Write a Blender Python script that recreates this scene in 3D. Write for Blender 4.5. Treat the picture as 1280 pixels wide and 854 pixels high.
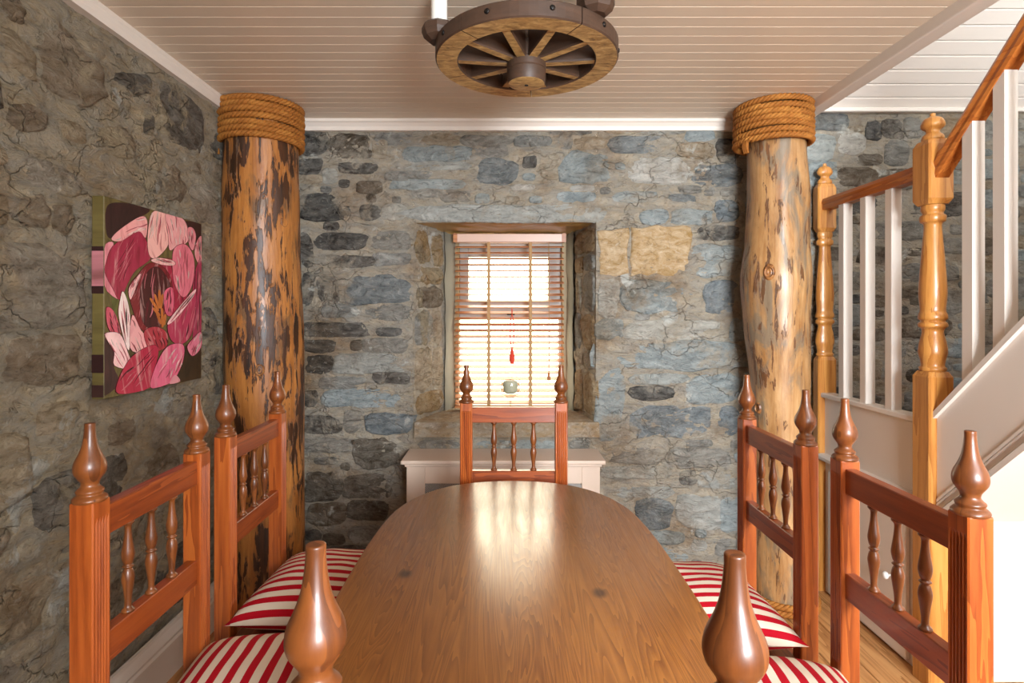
import bpy, bmesh, math, random
from mathutils import Vector, noise, Matrix

# ------------------------------------------------------------------ scene, camera, light
for o in list(bpy.data.objects):
    bpy.data.objects.remove(o)
S = bpy.context.scene
C = S.collection
PI = math.pi
CZ = 1.45            # camera height
F = 711.0            # focal length in pixels of the 1280 x 854 frame
VX, VY = 632.0, 390.0  # vanishing point of the room's long axis

cd = bpy.data.cameras.new('camera')
cam = bpy.data.objects.new('camera', cd)
C.objects.link(cam)
cam.location = (0, 0, CZ)
cam.rotation_euler = (PI / 2, 0, 0)
cd.sensor_width = 36
cd.lens = 36 * F / 1280
cd.shift_x = (640 - VX) / 1280
cd.shift_y = -(427 - VY) / 1280
cd.clip_start = 0.02
S.camera = cam

w = bpy.data.worlds.new('sky')
S.world = w
w.use_nodes = True
bgn = w.node_tree.nodes['Background']
bgn.inputs[0].default_value = (1.0, 0.90, 0.66, 1)
bgn.inputs[1].default_value = 7.5


def area(name, loc, target, size, power, col, size_y=None, spread=None, portal=False):
    ld = bpy.data.lights.new(name, 'AREA')
    ld.shape = 'RECTANGLE'
    ld.size = size
    ld.size_y = size_y or size
    ld.energy = power
    ld.color = col
    if spread:
        ld.spread = math.radians(spread)
    if portal:
        ld.cycles.is_portal = True
    lo = bpy.data.objects.new(name, ld)
    C.objects.link(lo)
    lo.location = loc
    lo.rotation_euler = (Vector(target) - Vector(loc)).to_track_quat('-Z', 'Y').to_euler()
    return lo


# portal at the room's own window; two area lights added unseen behind the camera
area('window_portal', (0.03, 3.56, CZ - 0.05), (0.03, 0, CZ - 0.05), 0.7, 1.0, (1, 1, 1), 1.1, portal=True)
area('added_light_room', (1.15, -1.64, 1.7), (1.15, 3.0, 1.5), 1.2, 100.0, (0.87, 0.945, 1.0), 1.1, spread=122)
area('added_light_stair', (2.25, -1.64, 3.3), (1.9, 3.0, 1.6), 0.8, 105.0, (0.87, 0.945, 1.0), 0.8)

vs = S.view_settings
vs.view_transform = 'Standard'
vs.look = 'None'
vs.gamma = 1
vs.use_curve_mapping = False
vs.exposure = 0.5

# ------------------------------------------------------------------ helpers
rng = random.Random(7)


def lin(c):
    c = c / 255.0
    return c / 12.92 if c <= 0.04045 else ((c + 0.055) / 1.055) ** 2.4


def rgb(r, g, b):
    return (lin(r), lin(g), lin(b), 1.0)


def P(px, py, D):
    """photo pixel at depth D -> world point"""
    return ((px - VX) * D / F, D, CZ + (VY - py) * D / F)


def link(o, parent=None):
    C.objects.link(o)
    if parent is not None:
        o.parent = parent
    return o


def root(name, loc=(0, 0, 0), rz=0.0):
    o = bpy.data.objects.new(name, None)
    o.empty_display_size = 0.1
    o.location = loc
    o.rotation_euler = (0, 0, rz)
    return link(o)


def tag(o, label=None, cat=None, group=None, kind=None):
    if label: o['label'] = label
    if cat: o['category'] = cat
    if group: o['group'] = group
    if kind: o['kind'] = kind
    return o


def part(name, vf, mat, parent=None, smooth=False, off=None, auto=None, fix=True):
    v, f = vf
    if off is not None:
        v = [(a - off[0], b - off[1], c - off[2]) for a, b, c in v]
    me = bpy.data.meshes.new(name)
    me.from_pydata(v, [], f)
    me.update()
    if fix:
        bm = bmesh.new(); bm.from_mesh(me)
        bmesh.ops.recalc_face_normals(bm, faces=bm.faces[:])
        bm.to_mesh(me); bm.free()
    if mat: me.materials.append(mat)
    if smooth:
        me.polygons.foreach_set('use_smooth', [True] * len(me.polygons))
        if auto:
            me.set_sharp_from_angle(angle=math.radians(auto))
    o = bpy.data.objects.new(name, me)
    return link(o, parent)


def inst(name, me, parent, loc=(0, 0, 0), rot=(0, 0, 0)):
    o = bpy.data.objects.new(name, me)
    o.location = loc
    o.rotation_euler = rot
    return link(o, parent)


def add(*vfs):
    V, Fc = [], []
    for v, f in vfs:
        n = len(V)
        V += list(v)
        Fc += [tuple(i + n for i in q) for q in f]
    return V, Fc


def box(x0, x1, y0, y1, z0, z1, b=0.0, seg=2):
    v = [(x, y, z) for z in (z0, z1) for y in (y0, y1) for x in (x0, x1)]
    f = [(0, 2, 3, 1), (4, 5, 7, 6), (0, 1, 5, 4), (2, 6, 7, 3), (0, 4, 6, 2), (1, 3, 7, 5)]
    if b <= 0:
        return v, f
    bm = bmesh.new()
    bv = [bm.verts.new(p) for p in v]
    for q in f: bm.faces.new([bv[i] for i in q])
    bmesh.ops.bevel(bm, geom=bm.edges[:], offset=b, segments=seg, profile=0.5, affect='EDGES')
    bm.verts.index_update()
    out = [tuple(p.co) for p in bm.verts], [tuple(p.index for p in q.verts) for q in bm.faces]
    bm.free()
    return out


def xform(vf, m):
    return [tuple(m @ Vector(p)) for p in vf[0]], vf[1]


def move(vf, d):
    return [(a + d[0], b + d[1], c + d[2]) for a, b, c in vf[0]], vf[1]


def lathe(prof, seg=20, cx=0, cy=0, z0=0, cap=True):
    V, Fc = [], []
    for r, z in prof:
        for k in range(seg):
            a = 2 * PI * k / seg
            V.append((cx + r * math.cos(a), cy + r * math.sin(a), z0 + z))
    for i in range(len(prof) - 1):
        for k in range(seg):
            k2 = (k + 1) % seg
            Fc.append((i * seg + k, i * seg + k2, (i + 1) * seg + k2, (i + 1) * seg + k))
    if cap:
        Fc.append(tuple(range(seg - 1, -1, -1)))
        n = (len(prof) - 1) * seg
        Fc.append(tuple(n + k for k in range(seg)))
    return V, Fc


def smooth_prof(pts, n=4):
    """Catmull-Rom through (r, z) profile points"""
    out = []
    for i in range(len(pts) - 1):
        p0 = pts[max(i - 1, 0)]; p1 = pts[i]; p2 = pts[i + 1]; p3 = pts[min(i + 2, len(pts) - 1)]
        for k in range(n):
            t = k / n
            out.append(tuple(0.5 * ((2 * p1[j]) + (-p0[j] + p2[j]) * t + (2 * p0[j] - 5 * p1[j] + 4 * p2[j] - p3[j]) * t * t
                                    + (-p0[j] + 3 * p1[j] - 3 * p2[j] + p3[j]) * t ** 3) for j in range(len(p1))))
    out.append(tuple(pts[-1]))
    return out


def loft(rings, closed=True, caps=True):
    V, Fc = [], []
    n = len(rings[0])
    for r in rings: V += list(r)
    for i in range(len(rings) - 1):
        for k in range(n if closed else n - 1):
            k2 = (k + 1) % n
            Fc.append((i * n + k, i * n + k2, (i + 1) * n + k2, (i + 1) * n + k))
    if caps and closed:
        Fc.append(tuple(range(n - 1, -1, -1)))
        m = (len(rings) - 1) * n
        Fc.append(tuple(m + k for k in range(n)))
    return V, Fc


def tube(path, r, seg=8, closed=False):
    """round tube along a list of points"""
    pts = [Vector(p) for p in path]
    n = len(pts)
    rings = []
    up = Vector((0, 0, 1))
    for i, p in enumerate(pts):
        if closed:
            t = (pts[(i + 1) % n] - pts[i - 1]).normalized()
        else:
            t = (pts[min(i + 1, n - 1)] - pts[max(i - 1, 0)]).normalized()
        a = up if abs(t.dot(up)) < 0.95 else Vector((1, 0, 0))
        s = t.cross(a).normalized()
        u = s.cross(t).normalized()
        rr = r[i] if isinstance(r, (list, tuple)) else r
        rings.append([tuple(p + s * rr * math.cos(2 * PI * k / seg) + u * rr * math.sin(2 * PI * k / seg)) for k in range(seg)])
    if closed:
        rings.append(rings[0])
        return loft(rings, caps=False)
    return loft(rings)


def extrude_profile(prof, axis, a0, a1):
    """closed 2-D profile [(p, q)] swept straight along an axis; p,q are the two other axes in x,y,z order"""
    def pt(p, q, a):
        return {'x': (a, p, q), 'y': (p, a, q), 'z': (p, q, a)}[axis]
    return loft([[pt(p, q, a0) for p, q in prof], [pt(p, q, a1) for p, q in prof]])


# ------------------------------------------------------------------ materials
class NT:
    def __init__(s, name):
        s.m = bpy.data.materials.new(name)
        s.m.use_nodes = True
        s.t = s.m.node_tree
        s.b = s.t.nodes['Principled BSDF']

    def n(s, typ, **kw):
        nd = s.t.nodes.new(typ)
        for k, v in kw.items():
            if k.startswith('i_'):
                key = k[2:]
                key = int(key) if key.isdigit() else key
                if isinstance(v, bpy.types.NodeSocket):
                    s.t.links.new(v, nd.inputs[key])
                else:
                    nd.inputs[key].default_value = v
            else:
                setattr(nd, k, v)
        return nd

    def l(s, a, b):
        s.t.links.new(a, b)

    def coord(s, which='Object', scale=(1, 1, 1), loc=(0, 0, 0), rot=(0, 0, 0)):
        if which == 'World':
            src = s.n('ShaderNodeNewGeometry').outputs['Position']
        else:
            src = s.n('ShaderNodeTexCoord').outputs[which]
        mp = s.n('ShaderNodeMapping')
        s.l(src, mp.inputs[0])
        mp.inputs['Scale'].default_value = scale
        mp.inputs['Location'].default_value = loc
        mp.inputs['Rotation'].default_value = rot
        return mp.outputs[0]

    def noise(s, vec, scale, detail=4, rough=0.55, dist=0.0):
        nd = s.n('ShaderNodeTexNoise')
        s.l(vec, nd.inputs['Vector'])
        nd.inputs['Scale'].default_value = scale
        nd.inputs['Detail'].default_value = detail
        nd.inputs['Roughness'].default_value = rough
        nd.inputs['Distortion'].default_value = dist
        return nd.outputs[0]

    def ramp(s, fac, stops, interp='LINEAR'):
        nd = s.n('ShaderNodeValToRGB')
        s.l(fac, nd.inputs[0])
        cr = nd.color_ramp
        cr.interpolation = interp
        while len(cr.elements) < len(stops): cr.elements.new(0.5)
        for e, (p, c) in zip(cr.elements, stops):
            e.position = p
            e.color = c if len(c) == 4 else (*c, 1)
        return nd.outputs[0]

    def mix(s, fac, a, b, mode='MIX'):
        nd = s.n('ShaderNodeMix', data_type='RGBA', blend_type=mode)
        for sock, v in ((nd.inputs[0], fac), (nd.inputs[6], a), (nd.inputs[7], b)):
            if isinstance(v, bpy.types.NodeSocket): s.l(v, sock)
            else: sock.default_value = v
        return nd.outputs[2]

    def math(s, op, a, b=0.0, clamp=False):
        nd = s.n('ShaderNodeMath', operation=op, use_clamp=clamp)
        for sock, v in ((nd.inputs[0], a), (nd.inputs[1], b)):
            if isinstance(v, bpy.types.NodeSocket): s.l(v, sock)
            else: sock.default_value = v
        return nd.outputs[0]

    def bump(s, h, strength, dist):
        nd = s.n('ShaderNodeBump')
        nd.inputs['Strength'].default_value = strength
        nd.inputs['Distance'].default_value = dist
        s.l(h, nd.inputs['Height'])
        s.l(nd.outputs[0], s.b.inputs['Normal'])

    def out(s, col=None, rough=None, spec=None, coat=None, coat_rough=None):
        for key, v in (('Base Color', col), ('Roughness', rough), ('Specular IOR Level', spec), ('Coat Weight', coat), ('Coat Roughness', coat_rough)):
            if v is None: continue
            if isinstance(v, bpy.types.NodeSocket): s.l(v, s.b.inputs[key])
            else: s.b.inputs[key].default_value = v
        return s.m


def wood(name, dark, mid, light, axis='z', rough=0.3, coat=0.0, ring=9.0, knots=True, contrast=1.0, which='Object', glow=0.0):
    t = NT(name)
    long = 1.0
    sc = {'x': (0.9, 14, 14), 'y': (14, 0.9, 14), 'z': (14, 14, 0.9)}[axis]
    oi = t.n('ShaderNodeObjectInfo').outputs['Random']
    off = t.n('ShaderNodeCombineXYZ')
    for k, mlt in enumerate((7.3, 11.1, 5.7)):
        t.l(t.math('MULTIPLY', oi, mlt), off.inputs[k])
    base = t.n('ShaderNodeTexCoord').outputs[which]
    va = t.n('ShaderNodeVectorMath', operation='ADD')
    t.l(base, va.inputs[0]); t.l(off.outputs[0], va.inputs[1])
    mp = t.n('ShaderNodeMapping')
    t.l(va.outputs[0], mp.inputs[0])
    mp.inputs['Scale'].default_value = sc
    v = mp.outputs[0]
    n1 = t.noise(v, 1.3, 3, 0.5, 0.6)
    rings = t.math('FRACT', t.math('MULTIPLY', n1, ring))
    n2 = t.noise(v, 9.0, 6, 0.7)
    k = t.math('ADD', t.math('MULTIPLY', rings, 0.45), t.math('MULTIPLY', n2, 0.65))
    lo, hi = 0.5 - 0.32 / contrast, 0.5 + 0.32 / contrast
    col = t.ramp(k, [(max(lo, 0), light), (0.5, mid), (min(hi, 1), dark)])
    n3 = t.noise(va.outputs[0], 3.5, 2)
    col = t.mix(t.math('MULTIPLY', n3, 0.5), col, t.mix(1.0, col, (0.62, 0.55, 0.5, 1), 'MULTIPLY'))
    if knots:
        vo = t.n('ShaderNodeTexVoronoi')
        mk = t.n('ShaderNodeMapping'); t.l(va.outputs[0], mk.inputs[0])
        mk.inputs['Scale'].default_value = {'x': (2, 5, 5), 'y': (5, 2, 5), 'z': (5, 5, 2)}[axis]
        t.l(mk.outputs[0], vo.inputs['Vector'])
        vo.inputs['Scale'].default_value = 1.0
        kn = t.ramp(vo.outputs['Distance'], [(0.03, (1, 1, 1)), (0.09, (0, 0, 0))])
        col = t.mix(t.math('MULTIPLY', kn, 0.75), col, dark)
    t.bump(k, 0.12, 0.002)
    return t.out(col, rough, 0.5, coat, 0.12)


def flat(name, c, rough=0.5, var=0.12, bump=0.0, bscale=40, metal=0, spec=0.5):
    t = NT(name)
    v = t.coord('Object')
    n1 = t.noise(v, 5, 4)
    d = tuple(x * (1 - var * 2) for x in c[:3]) + (1,)
    col = t.mix(n1, c, d)
    if bump:
        t.bump(t.noise(v, bscale, 4), bump, 0.002)
    t.b.inputs['Metallic'].default_value = metal
    return t.out(col, rough, spec)


M = {}
M['chair_z'] = wood('chair_wood_upright', rgb(132, 58, 18), rgb(168, 82, 30), rgb(184, 100, 40), 'z', 0.36, 0.15, ring=5)
M['chair_x'] = wood('chair_wood_rail', rgb(116, 48, 16), rgb(148, 68, 25), rgb(164, 82, 33), 'x', 0.36, 0.15, ring=5)
M['finial'] = wood('finial_wood', rgb(92, 48, 20), rgb(122, 66, 28), rgb(138, 78, 34), 'z', 0.38, 0.15, ring=4, knots=False)
M['pine_z'] = wood('pine_upright', rgb(176, 110, 48), rgb(206, 142, 70), rgb(216, 156, 84), 'z', 0.34, 0.15, ring=4)
M['pine_y'] = wood('pine_rail', rgb(164, 86, 32), rgb(192, 112, 48), rgb(204, 126, 58), 'y', 0.34, 0.15, ring=4)
M['floor'] = wood('floor_wood', rgb(160, 104, 56), rgb(202, 146, 90), rgb(216, 164, 108), 'y', 0.4, 0.1, ring=5)
M['blind'] = wood('blind_wood', rgb(150, 84, 40), rgb(190, 120, 66), rgb(206, 140, 84), 'x', 0.4, 0.0, ring=4, knots=False)
M['paint'] = flat('painted_white', rgb(228, 216, 204), 0.42, 0.03, 0.1, 30)
M['paint_stair'] = flat('painted_stair', rgb(232, 222, 212), 0.4, 0.03, 0.1, 30)
M['board'] = flat('painted_boards', rgb(226, 208, 186), 0.38, 0.04, 0.12, 18)
M['plaster'] = flat('white_plaster', rgb(224, 216, 206), 0.9, 0.05, 0.3, 14)
M['grey_plaster'] = flat('grey_plaster', rgb(128, 124, 112), 0.9, 0.2, 0.5, 20)
M['iron'] = flat('dark_iron', rgb(46, 42, 40), 0.5, 0.2, 0.2, 60, 0.8)
M['candle'] = flat('candle_white', rgb(238, 232, 222), 0.5, 0.03)
M['wax'] = flat('grey_wax', rgb(214, 214, 200), 0.6, 0.06)
M['wax'].node_tree.nodes['Principled BSDF'].inputs['Subsurface Weight'].default_value = 0.6
M['wax'].node_tree.nodes['Principled BSDF'].inputs['Subsurface Radius'].default_value = (0.05, 0.05, 0.04)
M['red_cord'] = flat('red_cord', rgb(214, 60, 34), 0.7, 0.05)
M['cord'] = flat('tan_cord', rgb(176, 136, 92), 0.8, 0.05)
M['sash'] = flat('sash_paint', rgb(168, 162, 156), 0.5, 0.08)
M['knob'] = flat('white_ceramic', rgb(235, 230, 224), 0.2, 0.02)
M['grille'] = flat('grille_metal', rgb(190, 184, 178), 0.4, 0.1, 0, 40, 0.2)
M['dark'] = flat('dark_void', rgb(40, 36, 34), 0.9, 0.1)

# the table: worn varnished pine, grain along its length, two knots
def table_mat():
    t = NT('table_wood')
    v = t.coord('Object', (9, 0.7, 9))
    n1 = t.noise(v, 1.5, 3, 0.5, 0.8)
    rings = t.math('FRACT', t.math('MULTIPLY', n1, 22.0))
    n2 = t.noise(t.coord('Object', (70, 1.5, 10)), 3, 6, 0.7)
    k = t.math('ADD', t.math('MULTIPLY', rings, 0.4), t.math('MULTIPLY', n2, 0.6))
    col = t.ramp(k, [(0.15, rgb(172, 112, 50)), (0.5, rgb(140, 84, 34)), (0.85, rgb(102, 54, 20))])
    n3 = t.noise(t.coord('Object', (1.6, 1.0, 1)), 3.0, 5, 0.6)
    col = t.mix(t.ramp(n3, [(0.4, (0, 0, 0)), (0.7, (0.5, 0.5, 0.5))]), col, rgb(158, 104, 48))
    tc = t.n('ShaderNodeTexCoord').outputs['Object']
    for kx, ky in ((-0.27, -0.005), (0.19, -0.10)):
        mp = t.n('ShaderNodeMapping'); t.l(tc, mp.inputs[0])
        mp.inputs['Location'].default_value = (-kx * 46, -ky * 34, 0)
        mp.inputs['Scale'].default_value = (46, 34, 0)
        ln = t.n('ShaderNodeVectorMath', operation='LENGTH'); t.l(mp.outputs[0], ln.inputs[0])
        kn = t.ramp(ln.outputs['Value'], [(0.35, (1, 1, 1)), (1.0, (0, 0, 0))])
        col = t.mix(t.math('MULTIPLY', kn, 0.8), col, rgb(58, 30, 14))
    nr = t.noise(t.coord('Object', (30, 2.5, 1)), 2.0, 6, 0.7)
    rg = t.ramp(nr, [(0.3, (0.28,) * 3), (0.7, (0.46,) * 3)])
    t.bump(t.math('ADD', k, t.noise(t.coord('Object', (1, 1, 1)), 6, 4)), 0.05, 0.002)
    return t.out(col, rg, 0.8, 0.5, 0.26)


M['table'] = table_mat()


def stone_mat(name, smear, white=0.0, mortar=(150, 136, 116), object_colour=True, relief=1.0, stain=0.7, deep=1.0):
    t = NT(name)
    W = t.coord('World')
    n_s = t.noise(W, 3.4, 8, 0.66, 0.5)                                  # patches of wiped mortar
    n_m = t.noise(t.coord('World', (1, 1, 2.0)), 11.0, 10, 0.7, 0.8)       # bedding and chips
    n_f = t.noise(t.coord('World', (1, 1, 1.5)), 38, 8, 0.72, 0.3)        # grit
    vo = t.n('ShaderNodeTexVoronoi', feature='DISTANCE_TO_EDGE')
    wv = t.n('ShaderNodeVectorMath', operation='MULTIPLY_ADD')
    nz = t.n('ShaderNodeTexNoise'); t.l(W, nz.inputs['Vector']); nz.inputs['Scale'].default_value = 9; nz.inputs['Detail'].default_value = 4
    t.l(nz.outputs['Color'], wv.inputs[0]); wv.inputs[1].default_value = (0.3, 0.3, 0.3); t.l(t.coord('World', (1, 1, 1.7)), wv.inputs[2])
    t.l(wv.outputs[0], vo.inputs['Vector']); vo.inputs['Scale'].default_value = 4.0
    crack = t.math('MULTIPLY', t.ramp(vo.outputs[0], [(0.0, (1, 1, 1)), (0.022, (0, 0, 0))]), t.ramp(n_s, [(0.47, (0, 0, 0)), (0.55, (1, 1, 1))]))
    if object_colour:
        base = t.n('ShaderNodeObjectInfo').outputs['Color']
    else:
        base = t.mix(t.ramp(n_m, [(0.38, (0, 0, 0)), (0.62, (1, 1, 1))]), rgb(*mortar), rgb(mortar[0] * .74, mortar[1] * .75, mortar[2] * .78))
    a = t.mix(1.0, base, tuple(q * deep for q in ((0.52, 0.50, 0.48) if object_colour else (0.62, 0.59, 0.56))) + (1,), 'MULTIPLY')
    b = t.mix(0.45, base, rgb(196, 192, 182))
    col = t.mix(t.ramp(n_m, [(0.36, (0, 0, 0)), (0.5, (0.5,) * 3), (0.64, (1, 1, 1))]), a, b)
    col = t.mix(0.25, col, base)
    # mortar wiped over the stones, the same patches on stone and joint
    sm = t.ramp(n_s, [(0.55 - smear, (0, 0, 0)), (0.62 - smear, (0.85,) * 3)])
    mort = t.mix(n_m, rgb(*mortar), rgb(mortar[0] * .66, mortar[1] * .66, mortar[2] * .66))
    col = t.mix(sm, col, mort)
    n_b = t.noise(t.coord('World', (1, 1, 1), (5, 2, 9)), 2.6, 6, 0.62)
    col = t.mix(t.ramp(n_b, [(0.5, (0, 0, 0)), (0.68, (stain,) * 3)]), col, t.mix(1.0, col, rgb(190, 158, 122), 'MULTIPLY'))
    if white:
        n_w = t.noise(t.coord('World', (1, 1, 1), (2.2, 3.1, 4.4)), 5.2, 7, 0.6, 0.3)
        col = t.mix(t.ramp(n_w, [(0.63, (0, 0, 0)), (0.67, (white,) * 3)]), col, rgb(212, 212, 204))
    col = t.mix(t.ramp(n_f, [(0.32, (0.75,) * 3), (0.46, (0.0,) * 3)]), col, t.mix(1.0, col, (0.42, 0.40, 0.38, 1), 'MULTIPLY'))
    col = t.mix(t.ramp(n_f, [(0.56, (0.0,) * 3), (0.72, (0.5,) * 3)]), col, rgb(206, 200, 188))
    col = t.mix(t.math('MULTIPLY', crack, 0.28), col, t.mix(1.0, col, (0.3, 0.27, 0.25, 1), 'MULTIPLY'))
    hgt = t.math('SUBTRACT', t.math('ADD', n_m, t.math('ADD', t.math('MULTIPLY', n_f, 0.30), t.math('MULTIPLY', n_s, 0.5))), t.math('MULTIPLY', crack, 0.25))
    t.bump(hgt, 1.0 * relief, 0.05)
    return t.out(col, 0.85, 0.25)


M['stone'] = stone_mat('stone_back', 0.0, 0.75, (206, 194, 174))
M['sandstone'] = stone_mat('sandstone', -0.4, 0.0, (200, 168, 116), True, 0.3, 0.1)
M['mortar'] = stone_mat('mortar_back', -0.4, 0.8, (218, 204, 180), False)
M['stone_left'] = stone_mat('stone_left', 0.02, 0.5, (232, 208, 170), True, 1.25, 0.5, 0.85)
M['mortar_left'] = stone_mat('mortar_left', -0.4, 0.6, (238, 214, 176), False, 1.25, 0.5, 0.85)
M['sill'] = stone_mat('sill_stone', -0.4, 0.0, (164, 140, 106), False, 0.3)
M['reveal'] = stone_mat('reveal_stone', 0.0, 0.3, (186, 170, 140), True, 1.1)
M['lintel_under'] = flat('lintel_underside', rgb(204, 168, 100), 0.35, 0.25, 0.6, 16)  # ochre brightened: golden window glow put into the colour


def log_mat(name, bare, bare2, bark, dark, amount, grey, gamt):
    t = NT(name)
    n1 = t.noise(t.coord('Object', (1, 1, 0.17)), 32, 8, 0.66, 0.6)      # bark patches
    n2 = t.noise(t.coord('Object', (1, 1, 0.07)), 46, 6, 0.7, 0.3)       # long fibres
    n3 = t.noise(t.coord('Object', (1, 1, 0.4)), 6.5, 6, 0.62, 0.6)      # broad tone
    n4 = t.noise(t.coord('Object', (1, 1, 0.3), (3, 1, 2)), 11, 6, 0.62, 0.6)
    col = t.mix(t.ramp(n2, [(0.34, (0, 0, 0)), (0.66, (1, 1, 1))]), bare, bare2)
    col = t.mix(t.ramp(n3, [(0.42, (0, 0, 0)), (0.64, (0.9,) * 3)]), col, t.mix(1.0, col, (0.62, 0.52, 0.44, 1), 'MULTIPLY'))
    col = t.mix(t.ramp(n4, [(gamt, (0, 0, 0)), (gamt + 0.10, (0.8,) * 3)]), col, t.mix(n2, grey, t.mix(1.0, grey, (0.4, 0.4, 0.4, 1), 'MULTIPLY')))
    k = t.math('ADD', t.math('MULTIPLY', n1, 0.62), t.math('MULTIPLY', n3, 0.38))
    brk = t.ramp(k, [(amount, (0, 0, 0)), (amount + 0.018, (1, 1, 1))])
    bcol = t.mix(t.ramp(n2, [(0.35, (0, 0, 0)), (0.65, (1, 1, 1))]), bark, dark)
    col = t.mix(brk, col, bcol)
    t.bump(t.math('ADD', t.math('MULTIPLY', brk, 0.5), t.math('ADD', t.math('MULTIPLY', n2, 0.5), t.math('MULTIPLY', n3, 0.6))), 0.55, 0.008)
    return t.out(col, t.mix(brk, (0.36,) * 3 + (1,), (0.5,) * 3 + (1,)), 0.5, 0.2, 0.25)


M['log_left'] = log_mat('log_dark', rgb(198, 132, 66), rgb(160, 98, 44), rgb(84, 46, 18), rgb(40, 24, 12), 0.507, rgb(112, 88, 62), 0.55)
M['log_right'] = log_mat('log_pale', rgb(200, 158, 108), rgb(168, 120, 70), rgb(122, 78, 42), rgb(76, 50, 30), 0.555, rgb(138, 124, 104), 0.49)


def rope_mat():
    t = NT('manila_rope')
    v = t.coord('Object')
    n = t.noise(v, 60, 4, 0.7)
    n2 = t.noise(v, 9, 3)
    col = t.mix(n, rgb(178, 112, 44), rgb(120, 68, 24))
    col = t.mix(t.ramp(n2, [(0.45, (0, 0, 0)), (0.7, (0.5,) * 3)]), col, rgb(206, 142, 66))
    t.bump(t.noise(v, 180, 3), 0.5, 0.002)
    return t.out(col, 0.75, 0.3)


M['rope'] = rope_mat()


def stripe_mat():
    t = NT('striped_cotton')
    tc = t.n('ShaderNodeTexCoord').outputs['Object']
    nz = t.noise(tc, 3.0, 2)
    at = t.n('ShaderNodeAttribute', attribute_name='cloth_width')
    u = t.math('ADD', at.outputs['Fac'], t.math('MULTIPLY', nz, 0.012))
    fr = t.math('FRACT', t.math('ADD', t.math('DIVIDE', u, 0.040), 20.0))
    red = t.math('GREATER_THAN', fr, 0.52)
    col = t.mix(red, rgb(224, 208, 188), rgb(178, 8, 30))
    weave = t.noise(tc, 420, 2, 0.5)
    t.bump(t.math('ADD', t.math('MULTIPLY', weave, 0.2), t.noise(t.coord('Object', (1, 0.6, 1)), 11, 3)), 0.35, 0.006)
    return t.out(col, 0.85, 0.2)


M['stripe'] = stripe_mat()


def oil_paint():
    t = NT('oil_paint')
    base = t.n('ShaderNodeObjectInfo').outputs['Color']
    rnd = t.n('ShaderNodeObjectInfo').outputs['Random']
    tc = t.n('ShaderNodeTexCoord').outputs['Object']
    rt = t.n('ShaderNodeVectorRotate', rotation_type='X_AXIS')
    t.l(tc, rt.inputs['Vector'])
    t.l(t.math('MULTIPLY', t.math('SUBTRACT', rnd, 0.5), 1.4), rt.inputs['Angle'])
    mp = t.n('ShaderNodeMapping'); t.l(rt.outputs[0], mp.inputs[0])
    mp.inputs['Scale'].default_value = (1, 34, 5)
    n = t.noise(mp.outputs[0], 1.0, 4, 0.6, 0.4)
    n2 = t.noise(tc, 14, 3, 0.6)
    col = t.mix(t.ramp(n, [(0.35, (0, 0, 0)), (0.55, (0.0,) * 3), (0.72, (0.75,) * 3)]), base, rgb(228, 178, 172))
    col = t.mix(t.ramp(n, [(0.28, (0.8,) * 3), (0.46, (0, 0, 0))]), col, t.mix(1.0, base, (0.5, 0.2, 0.25, 1), 'MULTIPLY'))
    col = t.mix(t.ramp(n2, [(0.5, (0, 0, 0)), (0.75, (0.45,) * 3)]), col, t.mix(1.0, base, (0.6, 0.35, 0.4, 1), 'MULTIPLY'))
    t.bump(n, 0.2, 0.001)
    return t.out(col, 0.45, 0.4)


M['oil'] = oil_paint()


def oil_dark():
    t = NT('oil_paint_ground')
    base = t.n('ShaderNodeObjectInfo').outputs['Color']
    n = t.noise(t.coord('Object', (1, 20, 7)), 1.2, 4, 0.6, 1.0)
    col = t.mix(t.ramp(n, [(0.35, (0, 0, 0)), (0.7, (1,) * 3)]), base, t.mix(1.0, base, (0.4, 0.36, 0.3, 1), 'MULTIPLY'))
    return t.out(col, 0.5, 0.4)


M['oil_ground'] = oil_dark()


def wheel_mats():
    t = NT('wheel_wood_dark')
    v = t.coord('Object', (3, 3, 14))
    n = t.noise(v, 3, 6, 0.65)
    col = t.mix(n, rgb(92, 66, 50), rgb(38, 28, 22))
    t.bump(n, 0.3, 0.004)
    a = t.out(col, 0.5, 0.4)
    t = NT('wheel_wood_pale')
    n = t.noise(t.coord('Object', (3, 9, 3)), 7, 6, 0.7, 0.8)
    col = t.ramp(n, [(0.34, rgb(214, 182, 124)), (0.5, rgb(176, 140, 86)), (0.68, rgb(104, 76, 44))])
    t.bump(n, 0.3, 0.004)
    return a, t.out(col, 0.5, 0.4)


M['wheel'], M['wheel_under'] = wheel_mats()


def glass(name, thin=True, tint=(1, 1, 1, 1)):
    t = NT(name)
    if thin:
        nt = t.t
        tr = t.n('ShaderNodeBsdfTransparent')
        gl = t.n('ShaderNodeBsdfGlossy'); gl.inputs['Roughness'].default_value = 0.02
        fr0 = t.n('ShaderNodeLayerWeight'); fr0.inputs[0].default_value = 0.5
        fr = t.n('ShaderNodeMapRange'); t.l(fr0.outputs['Facing'], fr.inputs[0]); fr.inputs[1].default_value = 0.3; fr.inputs[3].default_value = 0.04; fr.inputs[4].default_value = 0.45
        mx = t.n('ShaderNodeMixShader')
        t.l(fr.outputs[0], mx.inputs[0]); t.l(tr.outputs[0], mx.inputs[1]); t.l(gl.outputs[0], mx.inputs[2])
        tr.inputs[0].default_value = tint
        t.l(mx.outputs[0], nt.nodes['Material Output'].inputs[0])
        return t.m
    t.b.inputs['Transmission Weight'].default_value = 1
    return t.out(tint, 0.03)


M['pane'] = glass('window_glass')
M['goblet'] = glass('clear_glass', True, (0.86, 0.86, 0.8, 1))

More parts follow.
